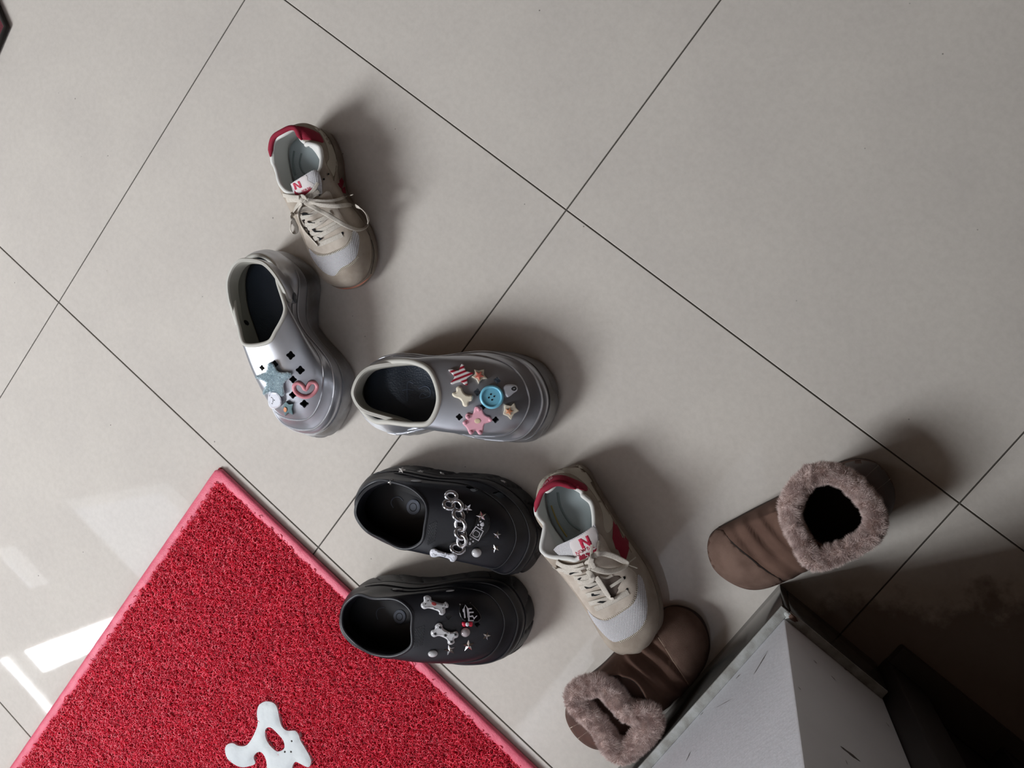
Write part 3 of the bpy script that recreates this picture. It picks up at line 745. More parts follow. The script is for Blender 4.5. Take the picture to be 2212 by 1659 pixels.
def mesh_fabric():
    m = mat('toe_mesh_fabric', (206, 204, 208), .75); nt = m.node_tree; b = nt.nodes['Principled BSDF']
    tc = nt.nodes.new('ShaderNodeTexCoord'); mp = nt.nodes.new('ShaderNodeMapping'); mp.inputs['Rotation'].default_value = (0, 0, .5)
    nt.links.new(tc.outputs['Object'], mp.inputs[0]); outs = []
    for d in ('X', 'Y'):
        w_ = nt.nodes.new('ShaderNodeTexWave'); w_.bands_direction = d; w_.inputs['Scale'].default_value = 190 if d == 'X' else 160; nt.links.new(mp.outputs[0], w_.inputs[0]); outs.append(w_.outputs['Fac'])
    mu = nt.nodes.new('ShaderNodeMath'); mu.operation = 'MULTIPLY'; nt.links.new(outs[0], mu.inputs[0]); nt.links.new(outs[1], mu.inputs[1])
    r = nt.nodes.new('ShaderNodeValToRGB'); r.color_ramp.elements[0].position = .05; r.color_ramp.elements[0].color = (*lin((176, 172, 173)), 1); r.color_ramp.elements[1].position = .4; r.color_ramp.elements[1].color = (*lin((228, 228, 232)), 1)
    nt.links.new(mu.outputs[0], r.inputs[0]); nt.links.new(r.outputs[0], b.inputs['Base Color'])
    bp = nt.nodes.new('ShaderNodeBump'); bp.inputs['Strength'].default_value = .8; bp.inputs['Distance'].default_value = .0006; nt.links.new(mu.outputs[0], bp.inputs['Height']); nt.links.new(bp.outputs[0], b.inputs['Normal'])
    return m
M_MESH = mesh_fabric()
def stripes(name, c1, c2, d, period):
    m = mat(name, c1, .4); nt = m.node_tree; b = nt.nodes['Principled BSDF']
    tc = nt.nodes.new('ShaderNodeTexCoord'); dot = nt.nodes.new('ShaderNodeVectorMath'); dot.operation = 'DOT_PRODUCT'; dot.inputs[1].default_value = (d[0] / period, d[1] / period, d[2] / period)
    nt.links.new(tc.outputs['Object'], dot.inputs[0]); fr = nt.nodes.new('ShaderNodeMath'); fr.operation = 'FRACT'; nt.links.new(dot.outputs['Value'], fr.inputs[0])
    gt = nt.nodes.new('ShaderNodeMath'); gt.operation = 'GREATER_THAN'; gt.inputs[1].default_value = .5; nt.links.new(fr.outputs[0], gt.inputs[0])
    mx_ = nt.nodes.new('ShaderNodeMix'); mx_.data_type = 'RGBA'; mx_.inputs[6].default_value = (*lin(c1), 1); mx_.inputs[7].default_value = (*lin(c2), 1)
    nt.links.new(gt.outputs[0], mx_.inputs[0]); nt.links.new(mx_.outputs[2], b.inputs['Base Color']); return m

def Z(f, ox_, oy_): return lambda *p: [(ox_ + q[0] / f, oy_ + q[1] / f) + tuple(q[2:]) for q in p]
def star(c, r, rot=0, ri=.45, n=5):
    return [(c[0] + (r if i % 2 == 0 else r * ri) * math.sin(rot + i * PI / n), c[1] - (r if i % 2 == 0 else r * ri) * math.cos(rot + i * PI / n)) for i in range(2 * n)]
def ell(c, a, bq, rot=0, n=16):
    return [(c[0] + a * math.cos(t) * math.cos(rot) - bq * math.sin(t) * math.sin(rot), c[1] + a * math.cos(t) * math.sin(rot) + bq * math.sin(t) * math.cos(rot)) for t in np.arange(n) * 2 * PI / n]
def stud(s, name, c, r, rot, m, h=2.2, parent=None, label=None):
    """faceted metal star stud"""
    pt, n, x, y = s.frame(*c); k = np.linalg.norm(np.array(pt) - CAM) / F_PX; pts = []
    for i in range(10):
        a = rot + i * PI / 5; q = (r if i % 2 == 0 else r * .42) * k; pts.append(pt + x * (q * math.sin(a)) + y * (q * math.cos(a)) + n * .0004)
    V = [s.Mi @ (pt + n * h / 1000)] + [s.Mi @ p for p in pts] + [s.Mi @ (p - n * .0016) for p in pts]
    Fc = [(0, 1 + i, 1 + (i + 1) % 10) for i in range(10)] + [(1 + i, 11 + i, 11 + (i + 1) % 10, 1 + (i + 1) % 10) for i in range(10)]
    o = bm_obj(name, bm_from(V, Fc), m, parent or s.root, smooth=False)
    if label: o['label'] = label
    return o
def ball(s, name, c, rx, ry, m, hh=.75, parent=None, rot=0, label=None):
    pt, n, x, y = s.frame(*c); k = np.linalg.norm(np.array(pt) - CAM) / F_PX
    x, y = x * math.cos(rot) + y * math.sin(rot), y * math.cos(rot) - x * math.sin(rot)
    bm = bmesh.new(); bmesh.ops.create_uvsphere(bm, u_segments=20, v_segments=12, radius=1)
    r = (rx + ry) / 2 * k
    for v in bm.verts:
        q = pt + x * (v.co.x * rx * k) + y * (v.co.y * ry * k) + n * (v.co.z * r * hh + r * hh * .55); v.co = s.Mi @ q
    o = bm_obj(name, bm, m, parent or s.root)
    if label: o['label'] = label
    return o
def stroke(s, name, pts, wd, m, parent=None, lift=.15, closed=False, sub=3): return s.line(name, pts, wd, m, lift=lift, parent=parent, closed=closed, sub=sub, flat=.35)
def font_mesh(txt):
    cu = bpy.data.curves.new('lettering', 'FONT'); cu.body = txt; cu.size = 1; cu.align_x = 'CENTER'; cu.align_y = 'CENTER'; cu.extrude = .04; cu.resolution_u = 2
    o = bpy.data.objects.new('lettering', cu); me = bpy.data.meshes.new_from_object(o); bpy.data.objects.remove(o); return me
def lettering(s, name, txt, c, w_px, rot, m, parent=None, lift=.5, sx=1.0, bvh=True, plane=None):
    """words laid on the surface around c; rot = baseline direction in the photo (radians, clockwise)"""
    me = font_mesh(txt); xs = [v.co.x for v in me.vertices]; W_ = max(xs) - min(xs); k = w_px / W_
    for v in me.vertices:
        a = v.co.x * k; bq = v.co.y * k * sx; u = c[0] + a * math.cos(rot) + bq * math.sin(rot); vv = c[1] + a * math.sin(rot) - bq * math.cos(rot)
        if plane: q = plane(u, vv); v.co = s.Mi @ (q + plane.n * ((lift + (v.co.z + .04) * 3) / 1000))
        else:
            q, n = s.ray(u, vv); v.co = s.Mi @ (q + n * ((lift + (v.co.z + .04) * 3) / 1000))
    me.materials.append(m); return link(bpy.data.objects.new(name, me), parent or s.root)

# ------------------------------------------------------------------ clogs
def clover_cut(s, up, cs, r=5.2, depth=7.0):
    bm = bmesh.new()
    for c in cs:
        rr = c[2] if len(c) > 2 else r; asp = c[3] if len(c) > 3 else 1.0
        pt, n, x, y = s.frame(c[0], c[1]); k = np.linalg.norm(np.array(pt) - CAM) / F_PX
        N = 20; top = []; bot = []
        for i in range(N):
            t = 2 * PI * i / N; q = rr * k * (1 + .20 * math.cos(4 * t + .3)); a = q * math.cos(t) * asp; bq = q * math.sin(t)
            p = pt + x * a + y * bq; top.append(bm.verts.new(s.Mi @ (p + n * .006))); bot.append(bm.verts.new(s.Mi @ (p - n * depth / 1000)))
        bm.faces.new(top); bm.faces.new(bot[::-1])
        for i in range(N): bm.faces.new((top[(i + 1) % N], top[i], bot[i], bot[(i + 1) % N]))
    bmesh.ops.recalc_face_normals(bm, faces=bm.faces)
    me = bpy.data.meshes.new('cutter'); bm.to_mesh(me); bm.free(); cut = bpy.data.objects.new('cutter', me); COL.objects.link(cut); cut.matrix_world = s.M
    up_m = up.matrix_world.copy()
    up.parent = None; up.matrix_world = s.M
    md = up.modifiers.new('vents', 'BOOLEAN'); md.object = cut; md.solver = 'EXACT'; md.operation = 'DIFFERENCE'
    bpy.context.view_layer.update()
    dg = bpy.context.evaluated_depsgraph_get(); me2 = bpy.data.meshes.new_from_object(up.evaluated_get(dg))
    up.modifiers.clear(); old = up.data
    if len(me2.polygons) > len(old.polygons) * .8:
        up.data = me2; me2.shade_smooth(); me2.set_sharp_from_angle(angle=math.radians(50))
    up.matrix_world = Matrix.Identity(4); up.parent = s.root; up.matrix_parent_inverse = Matrix.Identity(4)
    bpy.data.objects.remove(cut)
def lug_groove(per, depth, zlo, zhi, wid=.10, wave=0.0, side=None):
    def fn(G):
        G = G.copy(); P0 = G[len(G) // 2]; d = np.r_[0, np.cumsum(np.hypot(*np.diff(np.r_[P0, P0[:1]], axis=0)[:, :2].T))]
        Lp = d[-1]; u = d[:-1] / Lp; n = round(Lp / per); c = P0.mean(0)
        z = G[..., 2]; ph = (u[None, :] * n + z / 60.0) % 1; g = np.exp(-((ph - .5) / wid) ** 2) * ((z > zlo) & (z < zhi))
        dirn = G[..., :2] - c[:2]; dirn /= np.linalg.norm(dirn, axis=2, keepdims=True)
        G[..., :2] -= dirn * (g * depth)[..., None]
        if wave: G[..., :2] += dirn * (wave * np.sin(u * 2 * PI * 5)[None, :] * np.exp(-((z - 8) / 9.0) ** 2))[..., None]
        return G
    return fn
def strap(s, pts, hw, th, m_out, m_in, m_edge=None, ends=True):
    """heel strap: upright band through (u, v, z) points of its top edge"""
    q = cr(np.array(pts, float), 5, False); P_ = s.P(q)
    c = P_.mean(0); n = len(P_); T = np.gradient(P_, axis=0); T /= np.linalg.norm(T, axis=1)[:, None]
    outw = np.cross(T, (0, 0, 1)); outw /= np.linalg.norm(outw, axis=1)[:, None]
    if ((P_ - c) * outw).sum() < 0: outw = -outw
    t = np.linspace(0, 1, n); tap = np.minimum(1, .55 + 3 * np.minimum(t, 1 - t)); th_ = th / 1000
    prof = None
    V = []; sec = [(-.5, 0), (-.3, .12), (.3, .12), (.5, 0), (.62, -.5), (.5, -1), (-.5, -1), (-.62, -.5)]
    for i in range(n):
        for a, zz in sec: V.append(P_[i] + outw[i] * a * th_ + np.array((0, 0, zz * hw / 1000 * tap[i] * (1 if zz < 0 else 1))))
    k = len(sec); Fo = []; Fi = []; Fe = []
    for i in range(n - 1):
        for j in range(k):
            f_ = (i * k + j, i * k + (j + 1) % k, (i + 1) * k + (j + 1) % k, (i + 1) * k + j)
            (Fe if j in (0, 1, 2) else Fi if j in (6, 7) else Fo).append(f_)
    Fo += [tuple(range(k))[::-1], tuple((n - 1) * k + j for j in range(k))]
    me = bpy.data.meshes.new('heel_strap'); me.from_pydata([tuple(v) for v in V], [], Fo + Fi + Fe)
    for mm in (m_out, m_in, m_edge or m_out): me.materials.append(mm)
    for i, p in enumerate(me.polygons): p.material_index = 0 if i < len(Fo) else 1 if i < len(Fo) + len(Fi) else 2
    me.update(); me.shade_smooth(); me.set_sharp_from_angle(angle=math.radians(60))
    s.reg(V, Fo + Fi + Fe)
    return link(bpy.data.objects.new('heel_strap', me), s.root)
def rivet(s, c, r, m, z=None, asp=.55, rot=0.0):
    o = ball(s, 'rivet', c, r, r * asp, m, hh=.28, rot=rot); return o
def collar_rim(s, m, rad=2.6):
    top = (s.G[-1] + s.inn[0]) / 2 + np.array((0, 0, 1.2)); P_ = s.tf(top)
    return tube('collar_rim', P_, rad / 1000, m, s.root, sides=8, closed=True)
def dome_lip(s, row, m, a0, a1, rad=1.1, name='welt_line', off=.4):
    """moulded ridge running round the toe along one contour of the upper"""
    R = s.G[row] + s.N[row] * off; n = len(R); i0, i1 = int(a0 * n), int(a1 * n); P_ = s.tf(R[i0:i1])
    r = np.full(len(P_), rad / 1000); r[:4] *= np.linspace(.2, 1, 4); r[-4:] *= np.linspace(1, .2, 4)
    return tube(name, P_, r, m, s.root, sides=6)

# --- silver clog, upright in the photo
s = s1 = Shoe('SILVER1', 'clog', -1, 'clog', 'silver chunky clog with fuzzy teal star and pink heart ring, heel strap raised', 'shoe', 'pair of silver clogs')
z1 = Z(3.456, 460, 500)
up = build_shell(s, 4.5, M_SILV, M_SILV2, zfoot=46, m_in=M_SIN, groove=lug_groove(62, 2.2, 1, 24, .07, 1.5))
insole(s, M_NAVY, (49, 44), k=.84); s.fin()
clover_cut(s, up, z1((580, 925, 8), (652, 1035, 8), (597, 1105, 7), (595, 1222, 7), (682, 1287, 8), (366, 1018, 5.5), (460, 990, 7)))
collar_rim(s, M_SRIM, 3.0)
dome_lip(s, 20, M_SILV, .17, .80); dome_lip(s, 12, M_SILV, .12, .86, 1.4)
strap(s, z1((592, 520, 84), (560, 505, 90), (520, 420, 98), (450, 310, 103), (370, 235, 106), (265, 213, 108), (195, 222, 108), (142, 280, 106), (110, 380, 103), (120, 500, 99), (145, 590, 95), (180, 700, 88)), 20, 5.5, M_SILV, M_SIN, M_SRIM)
rivet(s, z1((607, 497))[0], 13, M_RIVET, rot=-1.0); ball(s, 'rivet', z1((607, 497))[0], 8, 4, M_SILV2, hh=.5, rot=-1.0)
rivet(s, z1((246, 682))[0], 11, M_HOLE, rot=1.25, asp=.5)
st = z1((415, 985), (450, 985), (490, 1045), (578, 1055), (580, 1085), (530, 1135), (535, 1210), (510, 1225), (450, 1190), (385, 1215), (380, 1190), (400, 1130), (330, 1095), (330, 1075), (398, 1050))
o, pt, n = s.charm('fuzzy_star_charm', st, M_TEAL, h=5.5, base=.5, bev=1.8, label='fuzzy teal star charm')
# short pile on the star
V = []; Fc = []; R = np.random.default_rng(11)
src = [v.co.copy() for v in o.data.vertices]; nl = s.Mi.to_3x3() @ n
for p in o.data.polygons:
    if p.normal.dot(nl) < .1: continue
    for _ in range(18):
        w_ = R.dirichlet(np.ones(len(p.vertices))); a = sum((src[i] * float(w_[j]) for j, i in enumerate(p.vertices)), Vector())
        d = (nl + Vector(R.normal(0, .8, 3))).normalized() * R.uniform(.0016, .003); sd = Vector(R.normal(0, 1, 3)).cross(d).normalized() * .00022
        k = len(V); V += [a - sd, a + sd, a + d]; Fc.append((k, k + 1, k + 2))
tag(mesh_obj('fuzz', V, Fc, M_TEAL, o, smooth=False), kind='stuff')
o, pt, n = s.charm('bear_face_charm', z1((420, 1205), (462, 1197), (492, 1215), (512, 1255), (510, 1295), (480, 1318), (440, 1322), (416, 1300), (410, 1250)), M_WHITEP, h=6, bev=2.2, label='white bear face charm')
for c, r in (((437, 1238), 2.2), ((441, 1283), 2.2), ((457, 1258), 1.6)):
    stroke(s, 'face_mark', [(460 + (c[0] - 3) / 3.456, 500 + c[1] / 3.456), (460 + (c[0] + 5) / 3.456, 500 + (c[1] + 3) / 3.456)], .6, M_PRINTB, lift=.2, parent=o)
stroke(s, 'face_mark', z1((447, 1243), (449, 1260), (447, 1277)), .35, M_PRINTB, lift=.2, parent=o)
hr = s.line('heart_ring_charm', z1((692, 1180), (668, 1145), (635, 1128), (608, 1148), (612, 1185), (640, 1215), (685, 1232), (730, 1222), (762, 1190), (775, 1155), (757, 1125), (722, 1130)), 2.6, M_PINK, lift=2.6, closed=True, sides=10, flat=1.0); hr['label'] = 'pink open heart ring charm'
o, pt, n = s.charm('small_star_charm', z1((542, 1272), (568, 1290), (600, 1288), (590, 1325), (598, 1368), (562, 1352), (538, 1378), (530, 1335), (522, 1312)), M_TEAL2, h=3.5, label='small teal star charm with peach centre')
s.charm('star_centre', z1((532, 1312), (548, 1318), (552, 1335), (542, 1350), (528, 1338)), M_ORANGE, h=1.3, base=.02, bev=.5, parent=o)
# --- silver clog, lying across
s = s2 = Shoe('SILVER2', 'clog', 1, 'clog', 'silver chunky clog carrying a blue button, striped star and pink star charms', 'shoe', 'pair of silver clogs')
z2 = Z(4.424, 740, 720)
up = build_shell(s, 4.5, M_SILV, M_SILV2, zfoot=46, m_in=M_SIN, groove=lug_groove(62, 2.2, 1, 24, .07, 1.5))
ins = insole(s, M_NAVY, (49, 44), k=.84); s.fin()
clover_cut(s, up, z2((1478, 450, 7), (1290, 562, 7), (1345, 700, 6.5), (1463, 827, 6.5), (1115, 800, 6.5)))
collar_rim(s, M_SRIM, 3.6)
dome_lip(s, 20, M_SILV, .17, .80); dome_lip(s, 12, M_SILV, .12, .86, 1.4)
strap(s, z2((690, 283, 86), (600, 280, 92), (400, 300, 98), (250, 335, 101), (155, 420, 104), (104, 540, 105), (112, 620, 104), (165, 705, 102), (250, 755, 99), (400, 800, 95), (540, 838, 90), (660, 880, 82)), 20, 6, M_SILV, M_SIN, M_SRIM)
stroke(s, 'insole_emboss', z2((620, 650), (620, 480), (650, 465), (680, 480)), .7, M_NAVY2, lift=.5, parent=ins)
stroke(s, 'insole_emboss', z2((570, 545), (620, 535), (680, 545)), .7, M_NAVY2, lift=.5, parent=ins)
stroke(s, 'insole_emboss', z2((730, 530), (790, 505), (835, 535), (835, 600), (740, 620), (760, 570), (800, 590)), .7, M_NAVY2, lift=.5, parent=ins)
sd = s.Mi.to_3x3() @ Vector(RC[0] * .37 + RC[1] * .93)
M_STRIPE = stripes('red_white_stripes', (228, 222, 220), (156, 30, 50), sd, .0056)
o, *_ = s.charm('striped_star_charm', z2((1135, 292), (1160, 305), (1182, 358), (1245, 374), (1242, 392), (1192, 430), (1198, 490), (1165, 493), (1125, 460), (1045, 487), (1035, 465), (1072, 415), (1010, 352), (1050, 342), (1108, 355)), M_STRIPE, h=3.6, sm=2, label='red and white striped star charm')
o, *_ = s.charm('coral_star_charm', z2((1258, 345), (1303, 357), (1352, 345), (1350, 395), (1383, 432), (1330, 440), (1300, 482), (1280, 440), (1232, 415), (1266, 390)), M_CREAM, h=3.2, sm=2, label='small coral star charm')
s.charm('star_centre', z2(*star((1305, 402), 46, .55)), M_CORAL, h=1.4, base=.02, sm=1, bev=.6, parent=o)
s.charm('bone_charm', z2((1085, 522), (1110, 505), (1140, 520), (1155, 560), (1195, 588), (1235, 590), (1248, 612), (1235, 645), (1208, 655), (1202, 690), (1175, 703), (1150, 690), (1138, 650), (1105, 622), (1070, 612), (1048, 590), (1052, 568), (1085, 560)), M_CREAM, h=5, bev=2.2, label='cream bone charm')
o, *_ = s.charm('button_charm', z2(*ell((1425, 608), 115, 115, n=24)), M_BLUE, h=3.0, base=1.6, sm=2, bev=1.0, label='blue four-hole button charm')
rr = s.line('button_rim', z2(*ell((1425, 608), 98, 98, n=24)), 1.7, M_BLUE, lift=.4, closed=True, parent=o, flat=.9)
pt0, n0 = s.ray(*z2((1425, 608))[0])
for c in ((1417, 583), (1449, 603), (1397, 615), (1428, 636)):
    s.charm('button_hole', z2(*ell(c, 8.5, 8.5, n=10)), M_HOLE, h=.35, base=.02, sm=1, bev=.1, parent=o)
o, *_ = s.charm('paw_charm', z2((1537, 518), (1560, 492), (1600, 486), (1650, 492), (1672, 515), (1668, 548), (1632, 575), (1602, 600), (1576, 611), (1556, 592), (1546, 552)), M_WHITEP, h=4.6, bev=2, label='white rounded charm with a dark notch')
s.line('dark_notch', z2((1618, 528), (1640, 515), (1656, 527), (1646, 543), (1624, 540)), .8, M_PRINTB, lift=.3, closed=True, parent=o)
o, *_ = s.charm('beige_star_charm', z2((1550, 680), (1608, 692), (1642, 665), (1656, 710), (1686, 742), (1640, 770), (1610, 826), (1578, 792), (1535, 775), (1546, 730)), M_CREAM, h=3.2, sm=2, label='beige star charm with peach centre')
s.charm('star_centre', z2(*star((1592, 745), 38, .3)), M_ORANGE, h=1.4, base=.02, sm=1, bev=.6, parent=o)
o, *_ = s.charm('pink_star_charm', z2((1262, 710), (1290, 697), (1328, 706), (1346, 750), (1372, 785), (1415, 800), (1430, 830), (1408, 850), (1356, 870), (1346, 930), (1330, 966), (1300, 965), (1270, 930), (1240, 966), (1210, 960), (1185, 905), (1152, 872), (1150, 845), (1192, 826), (1172, 798), (1190, 764), (1242, 772)), M_PINK2, h=4.4, bev=1.6, label='large pink star charm with bumps')
for c in ((1300, 725), (1412, 825), (1312, 948), (1225, 945), (1168, 855), (1195, 800)): ball(s, 'bump', z2(c)[0], 4.5, 4.5, M_PINK2, hh=.7, parent=o)
s.charm('star_centre', z2(*ell((1290, 838), 30, 24)), mat('pale_yellow_rubber', (226, 204, 172), .4), h=.6, base=.02, sm=1, bev=.3, parent=o)

# --- black clogs
def black_common(s, z, rv, sp, sp2=None):
    collar_rim(s, M_BLK, 2.4); dome_lip(s, 20, M_BLK, .17, .80, 1.0); dome_lip(s, 12, M_BLK, .10, .88, 1.2)
    strap(s, sp, 19, 5.5, M_BLK, M_BLKIN, M_BLK)
    rivet(s, rv, 12, M_RIVETG, asp=.32, rot=-.08)
def knurl(s, pts, w_, h_):
    """small raised diamonds beside the throat"""
    V = []; Fc = []; a0, a1, a2 = [np.array(p) for p in pts]
    for i in range(w_):
        for j in range(h_):
            c = a0 + (a1 - a0) * (i + .5 * (j % 2)) / w_ + (a2 - a0) * j / h_; pt, n, x, y = s.frame(*c); k = np.linalg.norm(np.array(pt) - CAM) / F_PX * 1.5
            b0 = len(V); V += [s.Mi @ (pt + x * k), s.Mi @ (pt + y * k * 1.3), s.Mi @ (pt - x * k), s.Mi @ (pt - y * k * 1.3), s.Mi @ (pt + n * .0004)]
            Fc += [(b0, b0 + 1, b0 + 4), (b0 + 1, b0 + 2, b0 + 4), (b0 + 2, b0 + 3, b0 + 4), (b0 + 3, b0, b0 + 4)]
    bm = bm_from(V, Fc); return tag(bm_obj('grip_texture', bm, M_BLK, s.root, smooth=False), kind='stuff')
def disc(s, c, r, ins_):
    r0 = s.charm('insole_disc', ell(c, r, r * 1.12, n=18), M_GREYDISC, h=.9, base=.1, sm=1, bev=.3, parent=ins_)[0]; r0['label'] = 'grey disc with ring on the black insole'
    s.line('disc_ring', ell(c, r * .5, r * .58, n=14), .55, M_BLKIN, lift=1.1, closed=True, parent=ins_)
s = b1 = Shoe('BLACK1', 'clog', 1, 'clog', 'black clog with a silver chain and a white bone charm hanging over its side', 'shoe', 'pair of black clogs')
z3 = Z(4.809, 740, 980)
up = build_shell(s, 4.5, M_BLK, M_BLK2, zfoot=40, m_in=M_BLKIN, groove=lug_groove(36, 4.2, -1, 36, .05))
ins = insole(s, M_BLKIN, (44, 38), k=.86); s.fin()
clover_cut(s, up, z3((1360, 362, 9, 1.6), (1640, 425, 9, 1.6)), depth=6)
black_common(s, z3, z3((765, 289))[0], z3((800, 300, 78), (700, 265, 80), (560, 270, 82), (400, 300, 84), (260, 370, 86), (170, 480, 88), (138, 600, 88), (170, 700, 88), (260, 805, 86), (400, 885, 84), (540, 940, 80), (640, 985, 74)))
disc(s, z3((735, 555))[0], 15, ins); s.line('insole_emboss', z3((630, 490), (590, 450), (530, 460), (505, 510), (530, 560)), .7, M_GREYDISC, lift=.5, parent=ins)
knurl(s, z3((905, 740), (985, 700), (880, 960)), 9, 16)
ch = bpy.data.objects.new('chain_charm', None); link(ch, s.root); ch['label'] = 'clear silver plastic chain across the vamp'
cpts = [(1130, 440, 52, 38, .2), (1105, 530, 50, 40, .3), (1195, 540, 55, 40, .9), (1205, 640, 58, 42, .9), (1225, 740, 58, 42, 1.1), (1225, 830, 56, 42, 1.0), (1240, 905, 55, 40, 1.6), (1195, 985, 62, 46, .3)]
for i, (cx_, cy_, a, bq, ro) in enumerate(cpts):
    c = z3((cx_, cy_))[0]; e_ = ell(c, a * 1.08 / 4.809, bq * 1.08 / 4.809, ro, 14); P_ = []; tl = 2.2 if i % 2 else -2.2
    for k, p in enumerate(e_):
        t = 2 * PI * k / 14; P_.append(s.over(p[0], p[1], 5.0 + tl * math.sin(t)))
    tube('chain_link', s.loc(P_), .0026, M_CLEAR, ch, sides=10, closed=True)
M_STEEL = mat('brushed_star', (206, 202, 196), .45, metal=.3)
for c, r in (((615, 168), 38), ((812, 187), 40), ((1040, 213), 38), ((500, 290), 36), ((1670, 290), 34)): stud(s, 'star_stud', z3(c)[0], r / 4.809, r, M_STEEL, h=1.8)
o, *_ = s.charm('printed_tag_charm', z3((1440, 610), (1505, 630), (1532, 700), (1520, 790), (1450, 880), (1380, 945), (1310, 972), (1284, 945), (1300, 880), (1340, 790), (1375, 720), (1395, 650)), M_LBLACK, h=2.2, label='black charm printed with a white frame and dots')
L_ = .2
stroke(s, 'white_frame', z3((1386, 757), (1424, 781), (1462, 805), (1436, 854), (1411, 903), (1365, 876), (1320, 850), (1353, 803)), .7, M_PRINTW, parent=o, lift=L_, closed=True, sub=1)
stroke(s, 'white_frame', z3((1378, 795), (1412, 812), (1425, 830), (1405, 866), (1372, 858), (1352, 836)), .45, M_PRINTW, parent=o, lift=L_, closed=True, sub=2)
for c, r in (((1410, 740), 10), ((1434, 706), 11), ((1446, 772), 11), ((1356, 912), 10), ((1330, 888), 9)): s.charm('white_dot', z3(*ell(c, r, r, n=10)), M_PRINTW, h=.3, base=.02, sm=1, bev=.1, parent=o)
s.charm('white_heart', z3((1452, 715), (1466, 718), (1470, 745), (1452, 758), (1430, 745), (1434, 726)), M_PRINTW, h=.3, base=.02, bev=.1, parent=o)
s.charm('white_drop', z3((1318, 915), (1334, 925), (1330, 945), (1310, 945)), M_PRINTW, h=.3, base=.02, bev=.1, parent=o)
for c, r in (((1298, 570), 52), ((1440, 650), 55), ((1605, 845), 44), ((1585, 985), 46)): stud(s, 'star_stud', z3(c)[0], r / 4.809, .15 + r, M_CHROME)
ball(s, 'pearl_charm', z3((1390, 1020))[0], 10.5, 10, M_PEARL, hh=.8)
bone = [(905, 1030), (920, 995), (960, 985), (1000, 1005), (1080, 1030), (1120, 1035), (1165, 1035), (1192, 1060), (1185, 1092), (1160, 1122), (1122, 1120), (1100, 1092), (1010, 1068), (960, 1078), (918, 1070)]
o, *_ = s.charm('bone_charm', z3(*bone), M_WHITEP, h=7, base=3, bev=3.0, label='white bone charm with black scribble')
for q in (((940, 1035), (965, 1050), (975, 1040)), ((1010, 1075), (1050, 1072), (1085, 1085)), ((1040, 1085), (1075, 1075)), ((1120, 1088), (1165, 1082)), ((1150, 1070), (1172, 1072))): stroke(s, 'scribble', z3(*q), .22, M_PRINTB, parent=o, lift=.2, sub=2)

s = b2 = Shoe('BLACK2', 'clog', -1, 'clog', 'black clog with two pearly bone charms, its heel on the red mat', 'shoe', 'pair of black clogs')
z4 = Z(4.608, 710, 1210)
up = build_shell(s, 4.5, M_BLK, M_BLK2, zfoot=40, m_in=M_BLKIN, groove=lug_groove(36, 4.2, -1, 36, .05))
ins = insole(s, M_BLKIN, (44, 38), k=.86); s.fin()
clover_cut(s, up, z4((1195, 560, 6), (1480, 640, 5)), depth=7)
black_common(s, z4, z4((690, 298))[0], z4((740, 320, 78), (640, 300, 81), (480, 300, 84), (340, 320, 86), (220, 390, 88), (145, 490, 90), (124, 600, 90), (150, 720, 90), (250, 830, 88), (400, 912, 85), (540, 955, 80), (640, 968, 74)))
rivet(s, z4((1210, 308))[0], 9, M_RIVETG, asp=.25, rot=.3)  # pale oval sliver on the side
disc(s, z4((706, 562))[0], 13.5, ins); s.line('insole_emboss', z4((560, 470), (500, 480), (475, 530), (490, 590)), .6, M_GREYDISC, lift=.5, parent=ins)
knurl(s, z4((870, 680), (960, 650), (845, 880)), 9, 15)
o, *_ = s.charm('bone_charm', z4((946, 365), (985, 350), (1020, 370), (1030, 400), (1130, 430), (1165, 412), (1192, 440), (1190, 472), (1162, 482), (1162, 520), (1135, 548), (1100, 540), (1090, 510), (1000, 480), (950, 488), (920, 465), (920, 432), (946, 410)), M_PEARL, h=6.5, bev=2.8, label='pearly bone charm with red mark')
s.charm('red_mark', z4(*ell((1048, 434), 26, 17, .4, 10)), mat('red_print', (170, 70, 70), .5), h=.4, base=.02, bev=.1, parent=o)
for c in ((975, 370), (988, 405), (962, 436), (1160, 450), (1135, 478)): s.charm('black_dot', z4(*ell(c, 6, 6, n=8)), M_PRINTB, h=.3, base=.02, sm=1, bev=.1, parent=o)
o, *_ = s.charm('bone_charm', z4((1060, 650), (1095, 625), (1130, 640), (1142, 680), (1215, 718), (1268, 705), (1292, 735), (1285, 768), (1250, 785), (1255, 820), (1220, 842), (1185, 830), (1176, 790), (1100, 755), (1050, 768), (1018, 745), (1020, 702), (1055, 685)), M_PEARL, h=6.5, bev=2.8, label='pearly bone charm with black stars')
for c in ((1108, 670), (1060, 735), (1162, 750), (1262, 742), (1222, 815)): s.charm('black_star', z4(*star(c, 20, .3)), M_PRINTB, h=.35, base=.02, sm=1, bev=.1, parent=o)
o, *_ = s.charm('lettered_charm', z4((1310, 445), (1400, 422), (1452, 460), (1505, 530), (1518, 590), (1478, 622), (1345, 605), (1300, 520)), M_LBLACK, h=2.4, label='black charm with white letters')
for c, t, w_, ro in (((1362, 478), 'W', 25, -.12), ((1383, 532), 'IF', 18, -.1), ((1412, 566), 'E', 12, .0), ((1446, 588), 'Y', 13, .1)): lettering(s, 'white_letter', t, z4(c)[0], w_, ro, M_PRINTW, parent=o, lift=.5, sx=1.15 if t == 'W' else 1.0)
o, *_ = s.charm('bow_charm', z4((1328, 618), (1352, 612), (1374, 626), (1400, 610), (1430, 612), (1434, 650), (1412, 664), (1382, 650), (1352, 664), (1330, 652)), M_RED, h=4, bev=1.8, label='small red bow charm')
ball(s, 'bow_knot', z4((1379, 638))[0], 4, 4.4, M_WHITEP, hh=.7, parent=o)
